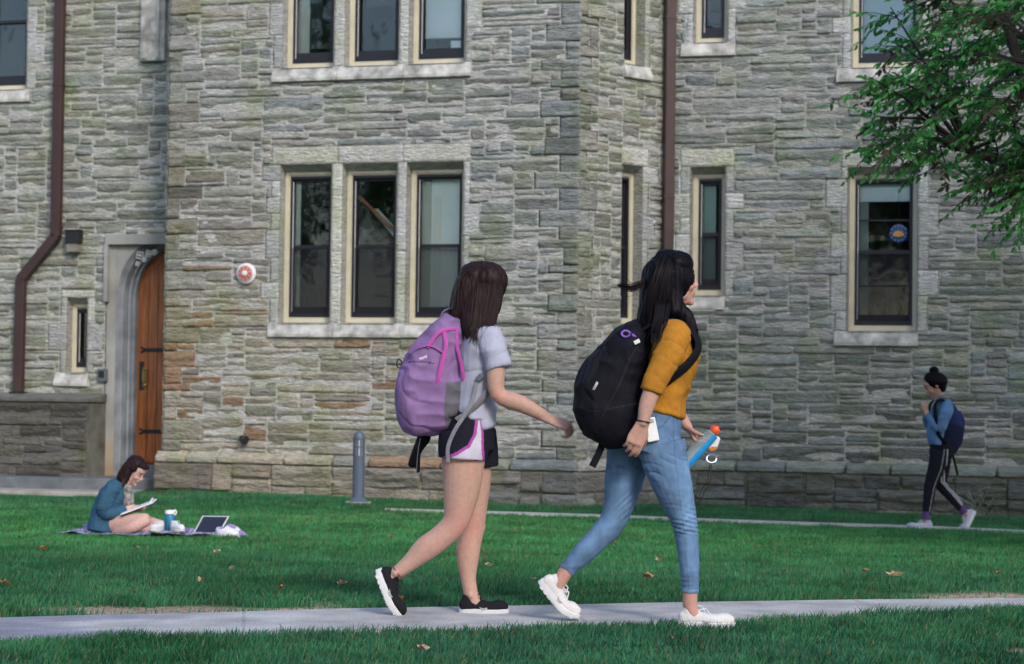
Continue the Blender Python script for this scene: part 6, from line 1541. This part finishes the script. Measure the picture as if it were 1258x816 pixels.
for i in range(50):
    a = rh.uniform(0, 6.28); st_.append(curve([J3(1149, 468, 0) + Vector((math.cos(a) * .08, math.sin(a) * .07, 0)), J3(1149, 463, 0) + Vector((math.cos(a) * .07, math.sin(a) * .06, 0)), J3(1147, 459 + rh.uniform(-6, 0), 0) + Vector((rh.normal(0, .02), rh.normal(0, .02), 0))], 3))
hair_build('hair', [('ball', J3(1149.5, 468.5, 0), (.112, .093, .092)), ('ball', J3(1143.5, 464.5, 0), (.066, .072, .056)), ('ball', J3(1148, 463, 0), (.075, .07, .055)), ('loft', [(J3(1155, 470, 0), .065, .075), (J3(1157, 479, 0), .04, .06)], (0, 1, 0)), ('ball', J3(1147.5, 454.5, 0), (.046, .044, .034)), ('loft', [(J3(1148, 463, 0), .022, .022), (J3(1147.5, 457, 0), .022, .022)], (0, 1, 0))], st_, M['hair2'], p3, .003, rs=.002)
NB = thing('backpack', J3(1164, 530, 0), 'navy blue backpack worn by the distant walker beside the stone wall', 'backpack')
b = Blob(); b.loft([(J3(1160, 553, 0), .10, .13), (J3(1164, 540, 0), .135, .15), (J3(1166, 525, 0), .135, .155), (J3(1165, 510, 0), .11, .145), (J3(1164, 499, 0), .07, .11)], e=2.5, capk=.4)
def nbC(V, N_):
    px, py = S3(V); C = np.tile([.012, .016, .045], (len(V), 1)); C[(py < 520 + (px - 1165) * .3)] = [.018, .03, .10]; return C
b.build('bag', M['nylon'], NB, .007, 4, lambda V, N_: folds(V, .010, (10, 9, 9), 65), nbC)
b = Blob(); b.loft([(J3(1177, 529, 0), .05, .10), (J3(1177, 517, 0), .055, .11), (J3(1174, 507, 0), .045, .10)], e=2.5, capk=.4); b.build('front_pocket', M['nylon'], NB, .007, 3, lambda V, N_: folds(V, .008, (12, 9, 9), 66), lambda V, N_: np.tile([.02, .034, .11], (len(V), 1)))
for s_ in (-1, 1): strap('shoulder_strap', [J3(1163, 498, .10 * s_), J3(1154, 491, .11 * s_), J3(1146, 497, .12 * s_), J3(1145, 512, .165 * s_), J3(1147, 530, .18 * s_), J3(1157, 545, .15 * s_)], .010, .026, M['blacknylon'], NB, (1, 0, 0), 6)
strap('loose_strap', [J3(1168, 552, 0), J3(1172, 565, 0), J3(1176.5, 584, 0)], .012, .003, M['blacknylon'], NB, (1, 0, 0))
# pale dried stalks at the wall behind
wz = Wr.at(*Wr.uv(1203, 625, .15), .15); t = thing('dry_plant', Vector((wz.x, wz.y, gz(wz.x, wz.y))), 'pale withered plant at the foot of the wall beside the far walker', 'plant')
mb = MB(); b0_ = Vector((wz.x, wz.y, gz(wz.x, wz.y) - .02))
for k in range(26):
    e = b0_ + Vector((rh.normal(0, .13), rh.uniform(-.06, .02), rh.uniform(.12, .34))); mb.tube([b0_ + Vector((rh.normal(0, .08), 0, 0)), (b0_ + e) / 2 + Vector((rh.normal(0, .03), 0, .04)), e, e + Vector((rh.normal(0, .05), -.02, -.03))], [(.003, .003), (.006, .002), (.009, .002), (.002, .001)], 4)
M['drystalk'] = mat('withered stalk', (.17, .19, .155), .9, var=.4, vscale=20); mb.build('stalk', M['drystalk'], t, True)

# ------------------------------------------------------------------ seated person on the blanket
g4 = G(160, 656); Y4 = g4.y; Z4 = gz(g4.x, Y4); S4 = sidemap(Y4)
def J4(px, py, dy=0): return J1(px, py, dy, Y4)
p4 = thing('person', Vector((J4(140, 655).x, Y4, Z4)), 'person in denim jacket sitting on a blanket on the lawn writing on a pad', 'person')
H4 = J4(166.5, 578, 0); F4 = head_frame(R(-24), R(38))
K4 = .92; b = Blob(); head(b, H4, F4, K4)
b.loft([(J4(147, 600, 0), .05, .055), (J4(153, 592, 0), .046, .046), (J4(160, 582, 0), .045, .045)])
b.loft([(J4(131, 645, 0), .12, .16), (J4(134, 630, 0), .10, .135), (J4(140, 612, 0), .10, .14), (J4(146, 600, 0), .07, .12)])
for s_ in (-1, 1):
    b.loft([(J4(143, 602, .11 * s_), .036, .036), (J4(134, 618, .16 * s_), .036, .034), (J4(138, 632, .15 * s_), .036, .034), (J4(152, 628, .10 * s_), .030, .030), (J4(162, 622, .06 * s_), .021, .024)])
hand(b, J4(161, 622, -.06), (.9, .3, .05), (.1, .2, -1), (.1, 1, .3), (.6, .8, .6), .9, .5); hand(b, J4(160, 628, .08), (.9, -.2, 0), (0, 0, 1), (.2, 1, 0), (.5, .6, .4), .9)
# crossed bare legs: knees out to either side, shins folded under
b.loft([(J4(143, 643, -.09), .078, .075), (J4(163, 640, -.16), .070, .068), (J4(184, 637, -.22), .056, .056)]); b.loft([(J4(184, 637, -.22), .054, .054), (J4(170, 645, -.24), .050, .050), (J4(154, 651, -.18), .038, .038), (J4(141, 653, -.08), .03, .034), (J4(134, 653, .0), .028, .036)])
b.loft([(J4(145, 645, .09), .078, .072), (J4(168, 644, .16), .068, .064), (J4(192, 648, .20), .050, .048)]); b.loft([(J4(192, 648, .20), .05, .048), (J4(178, 651, .08), .046, .044), (J4(163, 653, -.04), .034, .034), (J4(152, 654, -.12), .028, .034)])
b.build('body', M['skin'], p4, .0052, 3, headdisp(H4, F4, K4), skc(headcol(H4, F4, K4), (.60, .38, .32)))
eyes(H4, F4, K4, p4)
b = Blob()
b.loft([(J4(128, 651, 0), .135, .19), (J4(130, 638, 0), .125, .17), (J4(134, 622, 0), .118, .152), (J4(140, 608, 0), .112, .160), (J4(145, 598, 0), .080, .145), (J4(149, 592, 0), .06, .08)], capk=.1)
for s_ in (-1, 1): b.loft([(J4(144, 597, .08 * s_), .06, .05), (J4(141, 601, .14 * s_), .060, .054), (J4(135, 615, .165 * s_), .056, .050), (J4(132, 627, .168 * s_), .050, .048), (J4(142, 630, .14 * s_), .046, .044), (J4(156, 625, .085 * s_), .036, .036)], capk=.05)
b.build('denim_jacket', M['denim'], p4, .0055, 3, lambda V, N_: crease(V, (.2, .1, 1), .06, .0035, 27, 5) + folds(V, .010, (11, 9, 14), 81) + folds(V, .005, (20, 18, 20), 83) + crease(V, (.7, 0, .7), .08, .003, 23, 4), DJ((.036, .095, .155)))
M['scarf'] = mat('patterned scarf', (.20, .20, .19), .9, var=.7, vscale=26); strap('scarf', [J4(150, 594, -.05), J4(156, 602, -.07), J4(158, 614, -.08), J4(156, 626, -.06)], .012, .03, M['scarf'], p4); strap('scarf', [J4(152, 592, .03), J4(160, 604, -.02), J4(161, 618, -.03)], .012, .03, M['scarf'], p4)
st_ = []
for i in range(200):
    dy = rh.uniform(-.08, .09); x_ = rh.uniform(0, 1); wob = rh.normal(0, 1)
    st_.append(curve([J4(160 + 8 * x_, 563, dy * .5), J4(152 + 10 * x_, 572, dy), J4(146 + 8 * x_ + wob, 588, dy * 1.05 - .01), J4(143 + 8 * x_ + wob, rh.uniform(596, 612), dy * 1.0)], 4))
Fn = F4
def HL(x, y, z): return H4 + F4 @ (Vector((x, y, z)) * K4)
hair_build('hair', [('ball', HL(-.026, 0, .035), (.098 * K4, .086 * K4, .092 * K4), F4), ('loft', [(HL(-.05, 0, .02), .065, .078), (J4(153, 585, 0), .06, .085), (J4(149, 596, 0), .045, .085), (J4(146, 606, 0), .022, .06)], (0, 1, 0)),
    ('ball', HL(.045, 0, .088), (.045, .062, .022), F4), ('loft', [(HL(.0, -.072, .03), .03, .014), (HL(-.03, -.078, -.03), .034, .016), (J4(152, 596, -.09), .026, .014)], (0, 1, 0))], st_, M['hair'], p4, .003, voxel=.0055, rs=.0018)
# notebook, held on the knee, with pen
NBK = thing('notepad', J4(174, 622, -.12), 'white notepad resting on the seated person\'s raised knee', 'notepad')
a_, b_ = J4(153.5, 630, -.12), J4(194, 615, -.12); d = (b_ - a_); Ld = d.length; d.normalize(); s_ = Vector((0, 1, .10)).normalized(); n_ = d.cross(s_); c_ = (a_ + b_) / 2
mb = MB(); mb.box(c_ - n_ * .004, d * Ld / 2, s_ * .10, n_ * .003); mb.build('cover', M['blacknylon'], NBK)
M['paper'] = mat('paper', (.78, .78, .80), .8); mb = MB(); mb.box(c_ + n_ * .004, d * (Ld / 2 - .004), s_ * .097, n_ * .005)
mb.tube([c_ + n_ * .01 + d * (Ld / 2 - .03) - s_ * .097, c_ + n_ * .03 + d * (Ld / 2 - .015), c_ + n_ * .01 + d * (Ld / 2 - .03) + s_ * .097], .006, 6); mb.build('page', M['paper'], NBK, bevel=.002)
PN = thing('pen', J4(172, 617, -.10), 'thin dark pen in the seated person\'s hand over the notepad', 'pen'); mb = MB(); mb.tube([J4(175, 622, -.10), J4(173, 612, -.11), J4(172, 609, -.11)], [.002, .004, .004], 8); mb.build('barrel', M['iron'], PN, True)
# blanket: thin rumpled sheet with a plaid weave
M['plaid'] = mat('plaid blanket', attr=True, rough=.95, var=.1, vscale=40, bump=.4, bscale=200, bdist=.002)
def blanket():
    corners = [J4(84, 655, -.36), J4(262, 660, -.42), J4(268, 652, .42), J4(96, 648, .30)]; nx, ny = 110, 70; V = []; C = []
    for i in range(nx):
        for j in range(ny):
            u, v = i / (nx - 1), j / (ny - 1); p = (corners[0] * (1 - u) + corners[1] * u) * (1 - v) + (corners[3] * (1 - u) + corners[2] * u) * v
            p = Vector((p.x + .03 * float(noise3(u * 6, v * 6, 1)), p.y + .04 * float(noise3(u * 7, v * 5, 4)), 0)); V.append((p.x, p.y, gz(p.x, p.y) + .022 + .018 * float(noise3(p.x * 9, p.y * 9, 2)) + .03 * max(0, float(noise3(p.x * 4, p.y * 6, 9))) + .015 * math.exp(-((u - .08) / .06) ** 2)))
            a, b_ = (u * 11) % 1, (v * 6) % 1; c = np.array([.50, .50, .56])
            if a < .45: c = c * [.42, .32, .62]
            if b_ < .4: c = c * [.5, .62, .66]
            if abs(a - .7) < .05 or abs(b_ - .7) < .07: c = np.array([.12, .07, .22])
            C.append(c)
    idx = np.arange(nx * ny).reshape(nx, ny); f = np.stack([idx[:-1, :-1], idx[1:, :-1], idx[1:, 1:], idx[:-1, 1:]], -1).reshape(-1, 4)
    me = mesh_np('picnic_blanket', V, f, True); setcol(me, np.array(C)); o = put('picnic_blanket', me, None, M['plaid']); s2 = o.modifiers.new('t', 'SOLIDIFY'); s2.thickness = .006
    tag(o, 'rumpled purple, white and teal plaid blanket under the seated person', 'blanket')
blanket()
# tumbler with white loop lid
tb = J4(212, 656, -.16); tb.z = gz(tb.x, tb.y) + .03
T_ = thing('water_bottle', tb, 'teal blue water bottle with white loop lid on the grass beside the laptop', 'bottle'); M['teal'] = mat('teal blue bottle', (.02, .17, .30), .35)
mb = MB(); mb.lathe(tb, [(.038, 0), (.042, .006), (.042, .125), (.036, .14), (.03, .145)], 20); mb.build('bottle_body', M['teal'], T_, True)
mb = MB(); mb.lathe(tb, [(.036, .143), (.040, .146), (.040, .170), (.034, .176), (0, .178)], 20); mb.tube([tb + Vector((.034 + .018 * math.sin(t * .35), 0, .16 + .020 * math.cos(t * .35) - .002)) for t in range(10)], .006, 6); mb.build('lid', M['white'], T_, True)
# pair of white shoes taken off
for (px, sgn, lab) in ((203, 0, 'left shoe of a white pair on the grass in front of the blue bottle'), (221, 1, 'right shoe of a white pair on the grass beside the blue bottle')):
    q = J4(px, 652, -.30 + .03 * sgn); q.z = gz(q.x, q.y) + .04 + .088 * .9; o = thing('sneaker', q, lab, 'shoe', 'white sneakers taken off')
    shoe(o, q + Vector((0, 0, 0)), R(-105 + 50 * sgn), R(0), 0, .215, (.66, .66, .70), M['sole'], M['lace'], name='upper', k=.9)
# laptop: dark screen, silver bezel, keyboard deck towards the camera
LP = thing('laptop', J4(258, 655, -.1), 'open silver laptop with dark screen standing on the grass', 'laptop'); M['alu'] = mat('aluminium', (.62, .62, .66), .4, metal=.3)
c1, c2, c3, c4 = J4(237.5, 656, -.05), J4(271, 654.5, -.05), J4(281, 634.5, .04), J4(248, 634, .04)
nz = (c2 - c1).cross(c4 - c1).normalized()
def quadslab(name, q, th, m, par):
    mb = MB(); mb.add(q + [v - nz * th for v in q], [(0, 1, 2, 3), (7, 6, 5, 4), (0, 4, 5, 1), (1, 5, 6, 2), (2, 6, 7, 3), (3, 7, 4, 0)]); return mb.build(name, m, par, bevel=.0015)
lid = quadslab('lid', [c1, c2, c3, c4], .007, M['alu'], LP)
M['screen'] = mat('dark screen', (.012, .016, .035), .25); q = [c1, c2, c3, c4]; cc_ = sum(q, Vector()) / 4; qi = [cc_ + (v - cc_) * .90 + nz * .002 * (1 if nz.y < 0 else -1) for v in q]
quadslab('screen', qi, .001, M['screen'], lid)
mb = MB(); fy = Vector((-.03, -.22, 0)); k0, k1 = c1 + Vector((0, 0, -.004)), c2 + Vector((0, 0, -.004)); dq = [k0, k1, k1 + fy + Vector((0, 0, .01)), k0 + fy + Vector((0, 0, .01))]; mb.add(dq + [v - Vector((0, 0, .012)) for v in dq], [(3, 2, 1, 0), (4, 5, 6, 7), (0, 1, 5, 4), (1, 2, 6, 5), (2, 3, 7, 6), (3, 0, 4, 7)]); mb.build('keyboard_base', M['alu'], LP, bevel=.002)
mb = MB(); e1_ = (k1 - k0)
for i in range(11):
    for j in range(4): mb.box(k0 + e1_ * (.09 + .082 * i) + fy * (.12 + .12 * j) + Vector((0, 0, .0015 + .01 * (.12 + .12 * j))), e1_ * .034, fy * .05, Vector((0, 0, .001)))
mb.build('keys', M['iron'], LP)
# crumpled white cloth with violet, right of the laptop
o = thing('folded_cloth', J4(290, 657, -.1), 'crumpled white and violet cloth lying right of the laptop', 'cloth')
b = Blob(); b.loft([(J4(272, 656, -.1), .05, .08), (J4(284, 654, -.1), .055, .10), (J4(296, 657, -.1), .035, .08), (J4(306, 659, -.1), .016, .05)], e=2.4)
def clC(V, N_):
    n = noise3(V[:, 0] * 14, V[:, 1] * 14, V[:, 2] * 30, 4); C = np.tile([.68, .68, .73], (len(V), 1)); C[n > .12] = [.30, .22, .48]; return C
b.build('cloth_body', M['cloth'], o, .005, 2, lambda V, N_: folds(V, .018, (13, 13, 20), 91), clC)
